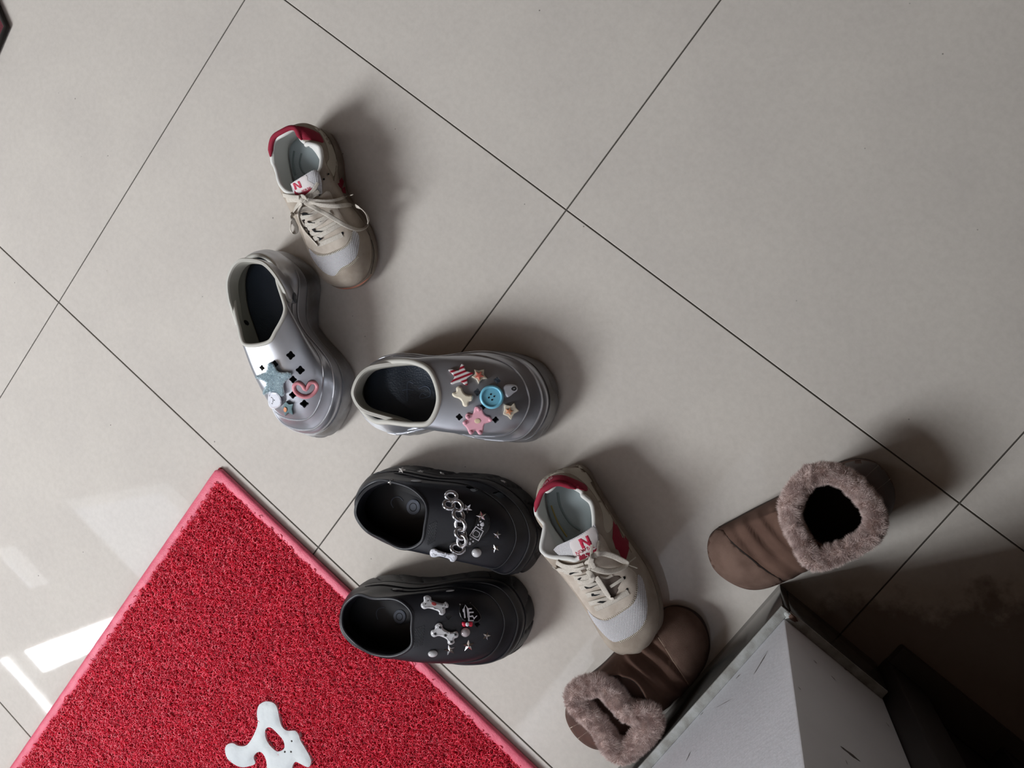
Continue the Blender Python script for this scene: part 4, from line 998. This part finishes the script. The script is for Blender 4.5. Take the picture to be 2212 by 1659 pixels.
ball(s, 'pearl_charm', z4((1358, 712))[0], 10, 9.5, mat('grey_pearl', (176, 166, 168), .2, coat=.6), hh=.8)
ball(s, 'pearl_charm', z4((1038, 921))[0], 10, 7, M_PEARL, hh=.8, rot=.1)
for c, r in (((1570, 755), 44), ((1390, 850), 60), ((1205, 895), 56)): stud(s, 'star_stud', z4(c)[0], r / 4.608, .35 + r, M_CHROME, h=3)

# ------------------------------------------------------------------ sneakers
def sheet(s, name, rows, m, th=2.5, reg=True):
    """padded sheet through rows of (u, v, z) points"""
    R = np.array([s.P(r) for r in rows]); G = cr(cr(R, 4, False).transpose(1, 0, 2), 4, False).transpose(1, 0, 2)
    K, N = G.shape[:2]; B_ = G.copy(); B_[..., 2] -= th / 1000
    V = list(G.reshape(-1, 3)) + list(B_.reshape(-1, 3)); o = K * N; Fc = []; Tp = []
    for i in range(K - 1):
        for j in range(N - 1):
            q = (i * N + j, i * N + j + 1, (i + 1) * N + j + 1, (i + 1) * N + j); Tp.append(q); Fc += [q, tuple(x + o for x in q[::-1])]
    rim = [j for j in range(N)] + [i * N + N - 1 for i in range(1, K)] + [(K - 1) * N + j for j in range(N - 2, -1, -1)] + [i * N for i in range(K - 2, 0, -1)]
    for a in range(len(rim)): p, q = rim[a], rim[(a + 1) % len(rim)]; Fc.append((q, p, p + o, q + o))
    if reg: s.reg(V, Tp)
    return bm_obj(name, bm_from(V, Fc), m, s.root, angle=60)
def ticks(s, name, path, n, ln, m, wd=.35, zig=0.0, lift=.5):
    """row of stitches across (or along) a traced path, one mesh"""
    q = cr(np.array(path, float), 12, False); d = np.r_[0, np.cumsum(np.hypot(*np.diff(q, axis=0).T))]; V = []; Fc = []
    for i in range(n):
        t = (i + .5) / n * d[-1]; c = np.array([np.interp(t, d, q[:, 0]), np.interp(t, d, q[:, 1])]); c2 = np.array([np.interp(t + 2, d, q[:, 0]), np.interp(t + 2, d, q[:, 1])])
        T = c2 - c; T = T / (np.hypot(*T) + 1e-9); nn = np.array((-T[1], T[0])); D = nn * math.cos(zig) + T * math.sin(zig)
        for e in (0,):
            A = c - D * ln / 2; B_ = c + D * ln / 2
            if not (s.hit(*A) and s.hit(*B_) and s.hit(*c)): continue
            W_ = np.array((-D[1], D[0])) * wd * 1.7
            k = len(V)
            for p, l in ((A - W_, lift * .3), (A + W_, lift * .3), (c + W_, lift), (B_ + W_, lift * .3), (B_ - W_, lift * .3), (c - W_, lift)):
                V.append(s.Mi @ s.ray(p[0], p[1], l)[0])
            Fc += [(k, k + 1, k + 2, k + 5), (k + 5, k + 2, k + 3, k + 4)]
    return bm_obj(name, bm_from(V, Fc), m, s.root)
def Npoly(c, w_, h_, rot, st=.30, sl=0.0):
    a, b_ = w_ / 2, h_ / 2; t = w_ * st
    P_ = [(-a, b_), (-a, -b_), (-a + t, -b_), (a - t, b_ * .15), (a - t, -b_), (a, -b_), (a, b_), (a - t, b_), (-a + t, -b_ * .15), (-a + t, b_)]
    return [(c[0] + (x + sl * y) * math.cos(rot) - y * math.sin(rot), c[1] + (x + sl * y) * math.sin(rot) + y * math.cos(rot)) for x, y in P_]
def sneaker_base(key, m, label):
    s = Shoe(key, 'snk', m, 'sneaker', label, 'shoe', 'pair of taupe sneakers')
    build_shell(s, 4.5, M_SUEDE, M_MID, zfoot=34, m_in=M_LINING, nv=5)
    ins = insole(s, M_INS, (36, 26), k=.84, bowl=5, x0=12); s.fin()
    # outsole tread: thin coral slab under the midsole
    O = s.O; r0 = surf([ring(O, 5, 236, c5(.93), [-1, -1, -1, -1, 0, 5, 11]), ring(O, 2, 238.5, c5(1.0), [2.4, 2.4, 2.4, 2.4, 2.6, 7.6, 13.6]), ring(O, 0, 241.6, c5(1.0), [2.6, 2.6, 2.6, 2.6, 3, 11, 24])], 8, 2)
    s.grid_obj('outsole', s.tf(r0) + np.array((0, 0, .0012)), M_OUTS, True, True, ray=False)
    top = s.G[-1] * .22 + s.inn[0] * .78 + np.array((0, 0, .6)); n = len(top); P_ = s.tf(top)
    s.lin = tube('collar_lining', P_, .0033, M_LINING, s.root, sides=10, closed=True)
    s.line_ins = ins
    i_ = np.arange(-27, 28) % s.G.shape[1]; P_ = s.tf(s.G[-2][i_] + s.N[-2][i_] * .7 + np.array((0, 0, .6))); r_ = np.full(len(P_), .0036); r_[:6] *= np.linspace(.25, 1, 6); r_[-6:] *= np.linspace(1, .25, 6)
    tube('heel_tab_edge', P_, r_, M_CRIM, s.root, sides=10)['label'] = 'crimson rolled edge of the heel'
    # hidden side: the same letter patch and heel panel seen from the far side
    return s, ins
# --- sneaker at the top
s, ins = sneaker_base('SNK1', -1, 'taupe sneaker farthest up, with a big loose lace loop and crimson heel tab')
za = Z(3.77, 540, 220)
s.patch('heel_tab', za((215, 262), (250, 222), (320, 202), (420, 204), (500, 228), (565, 266), (598, 330), (560, 326), (500, 312), (430, 308), (385, 285), (340, 258), (285, 240), (240, 262)), M_CRIM, h=1.8, gap=.03)['label'] = 'crimson heel tab'
s.reg_obj(s.lin)
s.line('insole_edge', za((420, 420), (405, 500), (430, 570), (470, 600)), 1.4, M_INS2, lift=.2, parent=ins, flat=.5)
s.line('insole_edge', za((360, 400), (350, 500), (370, 600)), 1.6, M_INS2, lift=.2, parent=ins, flat=.5)
s.patch('heel_panel', za((520, 208), (600, 242), (655, 330), (690, 420), (712, 520), (690, 590), (640, 690), (592, 690), (578, 610), (592, 530), (640, 470), (632, 390), (612, 330), (575, 262)), M_LEATH, h=.9)
s.patch('toe_mesh', za((482, 1195), (500, 1260), (560, 1345), (620, 1398), (690, 1416), (740, 1355), (800, 1322), (866, 1262), (888, 1165), (884, 1080), (838, 1050), (820, 1120), (780, 1175), (690, 1222), (600, 1250), (530, 1240)), M_MESH, h=.5, step=4)['label'] = 'white mesh toe panel'
s.patch('eyestay', za((372, 870), (400, 965), (440, 1085), (482, 1188), (600, 1236), (690, 1210), (778, 1163), (812, 1108), (826, 1045), (770, 960), (720, 880), (680, 800), (640, 720), (560, 780), (450, 850)), M_SUEDE2, h=1.2)
s.patch('side_letter', za((682, 712), (745, 617), (764, 652), (748, 706), (772, 690), (780, 748), (748, 764), (736, 736), (724, 772), (704, 766)), M_CRIM, h=.9, sm=1)['label'] = 'crimson letter N on the side'
s.patch('throat_dark_patch', za((402, 900), (424, 896), (470, 1000), (530, 1105), (572, 1150), (556, 1182), (500, 1112), (440, 1012)), M_FURIN, h=1.5, sm=2)  # dark patch paints the shade of the open throat beside the lace
ticks(s, 'stitching', za((828, 1058), (822, 1120), (788, 1172), (700, 1222), (610, 1250), (545, 1246)), 30, 5, M_STITCH, zig=.3, lift=1.4)
ticks(s, 'stitching', za((884, 1262), (830, 1320), (760, 1350), (700, 1412)), 20, 5, M_STITCH, zig=.3, lift=.9)
s.line('seam', za((946, 1040), (990, 1130), (1010, 1250), (985, 1400)), .6, M_SEAM, lift=.05)
s.line('seam', za((560, 200), (640, 290), (690, 400), (700, 520), (680, 640)), .5, mat('tan_seam', (126, 112, 96), .9), lift=.6)
for c in ((640, 588), (602, 630), (565, 755)): s.charm('eyelet', za(*ell(c, 8, 9, n=10)), M_HOLE, h=.4, base=.9, sm=1, bev=.1)
s.charm('eyelet', za(*ell((752, 1070), 12, 12, n=10)), M_HOLE, h=.4, base=1.2, sm=1, bev=.1)
t = sheet(s, 'tongue', [za((330, 668, 98), (380, 635, 101), (440, 598, 103), (500, 562, 103), (532, 552, 100)), za((338, 692, 96), (400, 655, 100), (460, 622, 102), (520, 592, 101), (556, 578, 97)),
    za((352, 740, 91), (420, 712, 95), (480, 684, 97), (540, 656, 95), (575, 642, 91)), za((372, 800, 85), (430, 792, 88), (490, 776, 89), (540, 762, 88), (580, 742, 85))], M_MESH, th=3)
s.patch('tongue_label', za((332, 672), (455, 594), (470, 640), (520, 668), (500, 700), (400, 742), (362, 716)), M_TAG, h=.7, sm=2, parent=t, step=4)
s.patch('letter', za(*Npoly((388, 680), 62, 58, -.38, .32)), M_CRIM2, h=1.2, sm=1, parent=t, step=3)
lettering(s, 'small_letters', 'NEW BAL', za((462, 712))[0], 21, -.42, M_CRIM2, parent=t, lift=.7, sx=1.6)
s.patch('label_lower', za((362, 722), (400, 746), (500, 706), (520, 720), (470, 760), (380, 770)), M_CRIM, h=.8, sm=2, parent=t, step=4)
L = [(za((548, 1165, 1.5), (650, 1128, 3), (752, 1080, 1.5)), 3.4), (za((520, 1120, 3), (640, 1050, 4.5), (745, 990, 2)), 3.2), (za((492, 1078, 1.5), (590, 1045, 3), (700, 985, 2)), 3.2), (za((470, 1030, 3), (560, 990, 4.5), (660, 900, 2)), 3.2),
     (za((450, 1005, 1.5), (540, 980, 3), (640, 930, 1.5)), 3.0), (za((415, 945, 2), (480, 925, 3), (560, 880, 2)), 3.0), (za((395, 880, 2), (450, 870, 3), (530, 860, 2)), 2.6),
     (za((300, 800, 3), (350, 795, 5), (410, 800, 7), (440, 790, 8)), 3.6), (za((270, 760, 2), (330, 775, 5), (400, 780, 8)), 3.0), (za((560, 730, 3), (520, 760, 5), (460, 790, 8)), 3.0),
     (za((555, 660, 2), (510, 730, 4), (450, 780, 7)), 2.6)]
for p, hw in L: s.reg_obj(s.ribbon('lace', p, hw, M_LACE, th=1.3))
s.ribbon('lace', za((440, 805, 8, 0), (520, 830, 9, .3), (620, 845, 10, .5), (720, 848, 9, .4), (820, 838, 8, .2), (890, 860, 7, .1), (945, 910, 7, .3), (965, 970, 7, .8), (945, 1020, 7, 1.2), (890, 1042, 7, .6), (820, 1025, 8, .1), (740, 985, 9, 0), (650, 930, 9, 0), (560, 880, 9, .2), (480, 838, 8, .5), (440, 812, 8, .6)), 3.0, M_LACE, th=1.5, sub=5)['label'] = 'big loose lace loop'
s.ribbon('lace', za((470, 795, 8), (560, 805, 9), (640, 808, 9), (720, 795, 8), (770, 775, 7)), 1.9, M_LACE, th=1.4)
s.ribbon('lace_tip', za((762, 777, 7), (800, 766, 7), (836, 756, 7)), .9, mat('aglet', (190, 184, 170), .3), th=1.4)
s.ribbon('lace', za((415, 815, 8, 0), (372, 862, 6, .6), (345, 920, 4, .8), (352, 970, 4, .5), (378, 1020, 4, .4), (372, 1060, 4, .9), (345, 1068, 4, 1.2), (328, 1040, 4, 1.0), (335, 990, 3, .8), (352, 960, 3, .6)), 3.0, M_LACE, th=1.3, sub=5)
s.ribbon('lace', za((420, 830, 8, 0), (392, 890, 5, .7), (402, 970, 4, .9), (445, 1050, 4, .9), (505, 1120, 4, .8), (552, 1172, 3, .7)), 1.9, M_LACE, th=1.2, sub=5)
ball(s, 'lace_knot', za((434, 795))[0], 8.5, 6.5, M_LACE, hh=.9, rot=.4)
s.ribbon('lace', za((405, 772, 8), (430, 770, 11), (455, 790, 11), (450, 822, 9)), 2.8, M_LACE, th=1.6)
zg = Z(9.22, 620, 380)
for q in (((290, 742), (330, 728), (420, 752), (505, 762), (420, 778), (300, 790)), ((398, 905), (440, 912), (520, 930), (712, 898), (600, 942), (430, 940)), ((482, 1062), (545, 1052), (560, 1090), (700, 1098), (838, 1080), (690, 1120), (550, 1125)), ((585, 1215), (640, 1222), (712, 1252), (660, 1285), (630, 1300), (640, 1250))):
    s.charm('lace_gap_shade', zg(*q), M_HOLE, h=.3, base=.1, sm=1, bev=.05)  # black slivers laid on the laces, painting the shade between them
# --- sneaker leaning on the boot
s, ins = sneaker_base('SNK2', 1, 'taupe sneaker with its toe resting on the fur boot, printed label on tongue')
zb = Z(3.53, 1120, 970)
s.patch('heel_tab', zb((185, 290), (238, 218), (330, 202), (420, 230), (500, 270), (523, 300), (515, 322), (430, 296), (350, 296), (290, 276), (232, 282), (205, 310)), M_CRIM, h=1.8, gap=.03)['label'] = 'crimson heel tab'
s.reg_obj(s.lin)
s.line('insole_edge', zb((300, 330), (320, 440), (390, 560), (470, 620)), 1.6, M_INS2, lift=.2, parent=ins, flat=.5)
s.line('insole_edge', zb((250, 430), (300, 560), (370, 670)), 1.0, mat('yellow_piping', (150, 132, 70), .8), lift=.4, parent=ins, flat=.5)
s.patch('heel_panel', zb((430, 112), (490, 150), (560, 250), (640, 380), (700, 500), (715, 590), (680, 640), (650, 590), (640, 500), (610, 410), (560, 330), (500, 260), (420, 200), (330, 180), (240, 205), (170, 290), (160, 270), (225, 185), (350, 118)), M_LEATH, h=.8)
lettering(s, 'heel_letters', 'new bal', zb((228, 252))[0], 26, -.72, mat('pink_thread', (206, 150, 156), .8), lift=1.9, sx=.9)
s.patch('toe_mesh', zb((524, 1222), (560, 1298), (640, 1402), (720, 1468), (790, 1456), (860, 1422), (930, 1368), (974, 1290), (981, 1170), (964, 1060), (940, 980), (908, 962), (908, 1060), (884, 1168), (802, 1236), (704, 1296), (640, 1306), (570, 1274)), M_MESH, h=.5, step=4)['label'] = 'white mesh toe panel'
s.patch('eyestay', zb((272, 908), (335, 960), (440, 1095), (522, 1212), (570, 1264), (640, 1296), (702, 1286), (800, 1226), (878, 1160), (900, 1060), (900, 962), (840, 900), (770, 860), (700, 780), (660, 700), (610, 640), (600, 740), (560, 930), (480, 900), (400, 905)), M_SUEDE2, h=1.2)
s.patch('side_letter', zb((722, 548), (742, 556), (790, 676), (792, 640), (838, 702), (840, 770), (816, 852), (790, 842), (762, 772), (742, 762), (716, 680)), M_CRIM, h=.9, sm=1)['label'] = 'crimson letter N on the side'
s.patch('throat_dark_patch', zb((600, 985), (640, 962), (740, 958), (800, 985), (765, 1060), (745, 1128), (718, 1148), (690, 1128), (650, 1060)), mat('dark_tongue', (98, 86, 78), .9), h=1.5, sm=2)
ticks(s, 'stitching', zb((888, 958), (900, 1060), (880, 1150), (800, 1226), (705, 1285), (640, 1296)), 32, 5.5, M_STITCH, zig=.3, lift=1.4)
ticks(s, 'stitching', zb((975, 1300), (930, 1376), (860, 1430), (770, 1470)), 22, 5, M_STITCH, zig=.2, lift=.9)
s.line('seam', zb((420, 108), (540, 200), (600, 330), (680, 470), (760, 600), (860, 790)), .5, mat('tan_seam', (126, 112, 96), .9), lift=.5)
for c in ((828, 1072), (808, 982)): s.charm('eyelet', zb(*ell(c, 10, 12, n=10)), M_HOLE, h=.4, base=1.2, sm=1, bev=.1)
t = sheet(s, 'tongue', [zb((266, 768, 98), (300, 735, 102), (400, 690, 108), (500, 635, 110), (582, 575, 106)), zb((288, 792, 95), (350, 760, 100), (430, 725, 105), (520, 680, 107), (602, 640, 102)),
    zb((330, 830, 90), (400, 815, 95), (470, 790, 99), (545, 760, 100), (612, 720, 96)), zb((380, 882, 84), (440, 884, 88), (500, 874, 90), (560, 852, 91), (612, 820, 88))], M_MESH, th=3)
s.patch('tongue_label', zb((392, 708), (480, 660), (568, 592), (596, 640), (602, 755), (560, 800), (452, 846), (412, 780)), M_TAG, h=.7, sm=2, parent=t, step=4)
s.patch('letter', zb(*Npoly((508, 706), 84, 78, -.42, .32)), M_CRIM2, h=1.2, sm=1, parent=t, step=3)
lettering(s, 'small_letters', 'NEW BAL', zb((508, 768))[0], 42, -.42, M_CRIM2, parent=t, lift=.7, sx=1.3)
s.patch('number_box', zb((456, 816), (540, 782), (600, 752), (606, 786), (560, 812), (468, 850)), M_CRIM, h=1.0, sm=1, parent=t, step=4)
lettering(s, 'number', '57', zb((534, 805))[0], 16, -.4, M_TAG, parent=t, lift=1.0)
L = [(zb((586, 1222, 1.5), (680, 1178, 3), (760, 1136, 3), (838, 1090, 1.5)), 3.6), (zb((540, 1180, 2), (620, 1160, 4), (690, 1140, 3)), 3.2), (zb((520, 1118, 2), (590, 1102, 4), (660, 1090, 3)), 3.4), (zb((470, 1062, 2), (550, 1042, 4), (630, 1030, 3)), 3.4),
     (zb((425, 985, 2), (490, 985, 4), (560, 960, 5)), 3.4), (zb((345, 935, 2), (420, 950, 4), (480, 930, 6)), 3.2), (zb((288, 862, 3), (340, 895, 6), (420, 905, 8), (500, 885, 10)), 3.4), (zb((268, 905, 2), (330, 925, 4), (420, 925, 7), (520, 900, 9)), 2.6),
     (zb((620, 700, 3), (612, 760, 5), (590, 830, 9)), 2.0), (zb((560, 730, 5), (556, 790, 7), (556, 850, 10)), 1.8),
     (zb((590, 975, 6, .2), (628, 1030, 6, .3), (665, 1090, 5, .3), (700, 1140, 4, .6), (728, 1140, 4, .9)), 3.4), (zb((520, 930, 8, 0), (560, 960, 7, .2), (560, 1000, 6, .2), (500, 1022, 5, 0), (450, 1010, 4, 0)), 3.2),
     (zb((620, 970, 3), (670, 985, 3), (715, 962, 2)), 1.6), (zb((700, 1050, 3), (750, 1020, 3), (800, 985, 2)), 2.0)]
for p, hw in L: s.reg_obj(s.ribbon('lace', p, hw, M_LACE, th=1.3))
s.ribbon('lace', zb((556, 905, 10, 0), (552, 850, 11, .2), (575, 808, 12, .3), (640, 795, 13, .4), (720, 815, 12, .5), (790, 850, 10, .7), (826, 872, 9, 1.1), (800, 902, 9, .9), (730, 928, 9, .6), (660, 932, 10, .5), (600, 918, 10, .3), (560, 905, 10, .2)), 3.6, M_LACE, th=1.4, sub=5)
s.ribbon('lace_tip', zb((828, 872, 8), (862, 850, 7), (893, 826, 7)), .9, MATS['aglet'], th=1.4); s.ribbon('lace_tip', zb((828, 880, 8), (868, 892, 7), (906, 906, 7)), .7, MATS['aglet'], th=1.1)
ball(s, 'lace_knot', zb((545, 898))[0], 9, 7, M_LACE, hh=1.1, rot=-.3)
s.ribbon('lace', zb((515, 880, 9), (530, 858, 12), (560, 870, 13), (575, 905, 11)), 2.6, M_LACE, th=1.6)

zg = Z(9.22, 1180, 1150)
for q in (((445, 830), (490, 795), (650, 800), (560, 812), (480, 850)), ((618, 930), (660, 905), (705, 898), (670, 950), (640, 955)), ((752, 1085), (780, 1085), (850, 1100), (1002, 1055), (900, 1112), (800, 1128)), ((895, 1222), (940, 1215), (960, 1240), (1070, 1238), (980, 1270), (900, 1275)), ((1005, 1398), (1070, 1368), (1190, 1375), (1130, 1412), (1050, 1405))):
    s.charm('lace_gap_shade', zg(*q), M_HOLE, h=.3, base=.1, sm=1, bev=.05)  # shade between the laces, painted as thin black slivers on top

# ------------------------------------------------------------------ fur boots
def boot_folds(lo, hi, amp, per, skew=0.0, sgn=1):
    def fn(G):
        G = G.copy(); x, y, z = G[..., 0].copy(), G[..., 1], G[..., 2]
        m = np.clip((x - lo) / 14, 0, 1) * np.clip((hi - x) / 12, 0, 1) * np.clip((z - 26) / 14, 0, 1)
        ph = (x + skew * y + .0022 * y * y) / per
        G[..., 2] += amp * m * (np.sin(2 * PI * ph) + .35 * np.sin(4.3 * PI * ph + y * .05)) * (1 - .25 * np.sin(y * .08))
        return G
    return fn
def fur_collar(s, path, z, rad, n, ln, seed, droop=.2, flat=.8):
    """thick fur ring: core tube plus real hairs"""
    q = cr(np.array(path, float), 8, True); P_ = s.loc([at(p[0], p[1], z if len(p) < 3 else p[2]) for p in q]); N = len(P_)
    r = np.array([rad * (1 + .10 * noise.noise(Vector(tuple(p * 40)))) for p in P_]) / 1000
    core = tube('fur_collar', P_, r, M_FUR, s.root, sides=12, closed=True, flat=flat)
    T = np.roll(P_, -1, 0) - np.roll(P_, 1, 0); T /= np.linalg.norm(T, axis=1)[:, None]; b = np.cross((0, 0, 1.0), T); b /= np.linalg.norm(b, axis=1)[:, None]; a = np.cross(T, b)
    R = np.random.default_rng(seed); u = R.random(n) * N; i = u.astype(int) % N; fr = (u - u.astype(int))[:, None]; j = (i + 1) % N
    t = R.uniform(-.5, PI + .5, n)
    C = P_[i] * (1 - fr) + P_[j] * fr; bb = b[i]; aa = a[i]; rr = r[i][:, None]
    on = bb * np.cos(t)[:, None] + aa * np.sin(t)[:, None]; pt = C + (bb * np.cos(t)[:, None] + aa * np.sin(t)[:, None] * flat) * rr * .96
    cl = np.array([(noise.noise(Vector(tuple(p * 130))), noise.noise(Vector(tuple(p * 130 + 9))), noise.noise(Vector(tuple(p * 130 + 21)))) for p in pt])
    d = on + cl * .9 + R.normal(0, .30, (n, 3)) + T[i] * R.normal(0, .25, (n, 1)); d /= np.linalg.norm(d, axis=1)[:, None]
    l = R.uniform(.5, 1, (n, 1)) * ln / 1000; w_ = np.cross(d, R.normal(0, 1, (n, 3))); w_ /= np.linalg.norm(w_, axis=1)[:, None]; w_ *= .00011
    mid = pt + d * l * .55; tip = pt + d * l + np.array((0, 0, -1.0)) * l * droop + cl * l * .4
    V = np.stack([pt - w_, pt + w_, mid + w_ * .8, mid - w_ * .8, tip], 1).reshape(-1, 3)
    k = np.arange(n) * 5; Fq = np.stack([k, k + 1, k + 2, k + 3], 1); Ft = np.stack([k + 3, k + 2, k + 4], 1)
    me = bpy.data.meshes.new('fur_hair'); me.vertices.add(len(V)); me.vertices.foreach_set('co', V.astype(np.float32).ravel())
    idx = np.concatenate([Fq.ravel(), Ft.ravel()]).astype(np.int32); me.loops.add(len(idx)); me.loops.foreach_set('vertex_index', idx)
    me.polygons.add(2 * n); me.polygons.foreach_set('loop_start', np.concatenate([np.arange(n) * 4, 4 * n + np.arange(n) * 3]).astype(np.int32)); me.update(calc_edges=True); me.materials.append(M_FUR)
    tag(link(bpy.data.objects.new('fur_hair', me), core), kind='stuff')
    return core
s = Shoe('BOOT1', 'boot', 1, 'boot', 'brown suede slipper boot with fluffy fur collar, standing at the wall corner', 'shoe', 'pair of fur-lined boots')
zc = Z(3.95, 1480, 940)
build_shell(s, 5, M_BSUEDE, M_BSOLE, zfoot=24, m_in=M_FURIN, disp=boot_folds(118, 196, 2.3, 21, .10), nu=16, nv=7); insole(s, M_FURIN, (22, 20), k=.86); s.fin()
s.patch('toe_cap', zc((292, 786), (204, 880), (180, 980), (204, 1080), (302, 1196), (450, 1284), (600, 1312), (750, 1292), (838, 1248), (700, 1170), (550, 1050), (400, 920)), M_BCAP, h=1.1, step=5)['label'] = 'lighter suede toe cap'
s.line('seam', zc((290, 782), (400, 914), (550, 1042), (700, 1162), (845, 1246)), .9, M_SEAM, lift=.1)
s.patch('heel_leather', zc((1250, 275), (1350, 245), (1500, 218), (1650, 255), (1745, 345), (1785, 480), (1775, 610), (1700, 730), (1600, 640), (1500, 500), (1380, 380)), M_BLEATH, h=.9)['label'] = 'dark brown leather heel panel'
ticks(s, 'stitching', zc((1645, 262), (1570, 330), (1490, 402)), 16, 4, M_STITCH, zig=1.5, lift=1.0, wd=.25); ticks(s, 'stitching', zc((1762, 362), (1680, 430), (1592, 495)), 16, 4, M_STITCH, zig=1.5, lift=1.0, wd=.25)
fur_collar(s, zc((1090, 335), (980, 430), (905, 570), (900, 710), (965, 850), (1030, 960), (1080, 1060), (1190, 1050), (1330, 1000), (1480, 930), (1590, 840), (1630, 730), (1590, 610), (1500, 490), (1380, 380), (1230, 325)), 88, 9.6, 60000, 6.5, 21)
s = Shoe('BOOT2', 'boot', -1, 'boot', 'brown suede slipper boot with squashed fur collar beneath the sneaker toe', 'shoe', 'pair of fur-lined boots')
zd = Z(4.3775, 1180, 1280)
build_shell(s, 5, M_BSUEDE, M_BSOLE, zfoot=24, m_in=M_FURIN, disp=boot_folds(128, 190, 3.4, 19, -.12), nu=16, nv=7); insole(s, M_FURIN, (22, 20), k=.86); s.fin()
s.patch('toe_cap', zd((1072, 440), (1050, 300), (1130, 150), (1250, 138), (1375, 185), (1468, 290), (1528, 425), (1522, 548), (1482, 680), (1395, 840), (1352, 888), (1200, 645)), M_BCAP, h=1.1, step=5)['label'] = 'lighter suede toe cap'
s.line('seam', zd((1060, 425), (1130, 530), (1200, 645), (1280, 770), (1358, 898)), .7, mat('pale_seam', (150, 128, 112), .9), lift=.6)
s.patch('heel_leather', zd((205, 1050), (160, 1150), (156, 1260), (208, 1380), (352, 1478), (595, 1535), (560, 1420), (460, 1320), (330, 1200), (250, 1120)), M_BLEATH, h=.9)['label'] = 'dark brown leather heel panel'
ticks(s, 'stitching', zd((165, 1310), (260, 1262), (355, 1208)), 16, 4, M_STITCH, zig=1.5, lift=1.0, wd=.25); ticks(s, 'stitching', zd((245, 1418), (340, 1350), (432, 1285)), 16, 4, M_STITCH, zig=1.5, lift=1.0, wd=.25)
fur_collar(s, zd((420, 878), (310, 930), (272, 1010), (350, 1110), (460, 1210), (550, 1330), (620, 1450), (690, 1520), (790, 1480), (900, 1370), (985, 1265), (1010, 1170), (900, 1130), (770, 1130), (690, 1040), (610, 940), (520, 880)), 92, 11.8, 60000, 6.5, 22)
# lining pressed shut under the squashed collar
top = s.G[-1] + np.array((0, 0, -5.0)); c = top.mean(0); G_ = np.array([c + (top - c) * k_ + np.array((0, 0, -6 * (1 - k_))) for k_ in (.97, .8, .5, .2, .02)])
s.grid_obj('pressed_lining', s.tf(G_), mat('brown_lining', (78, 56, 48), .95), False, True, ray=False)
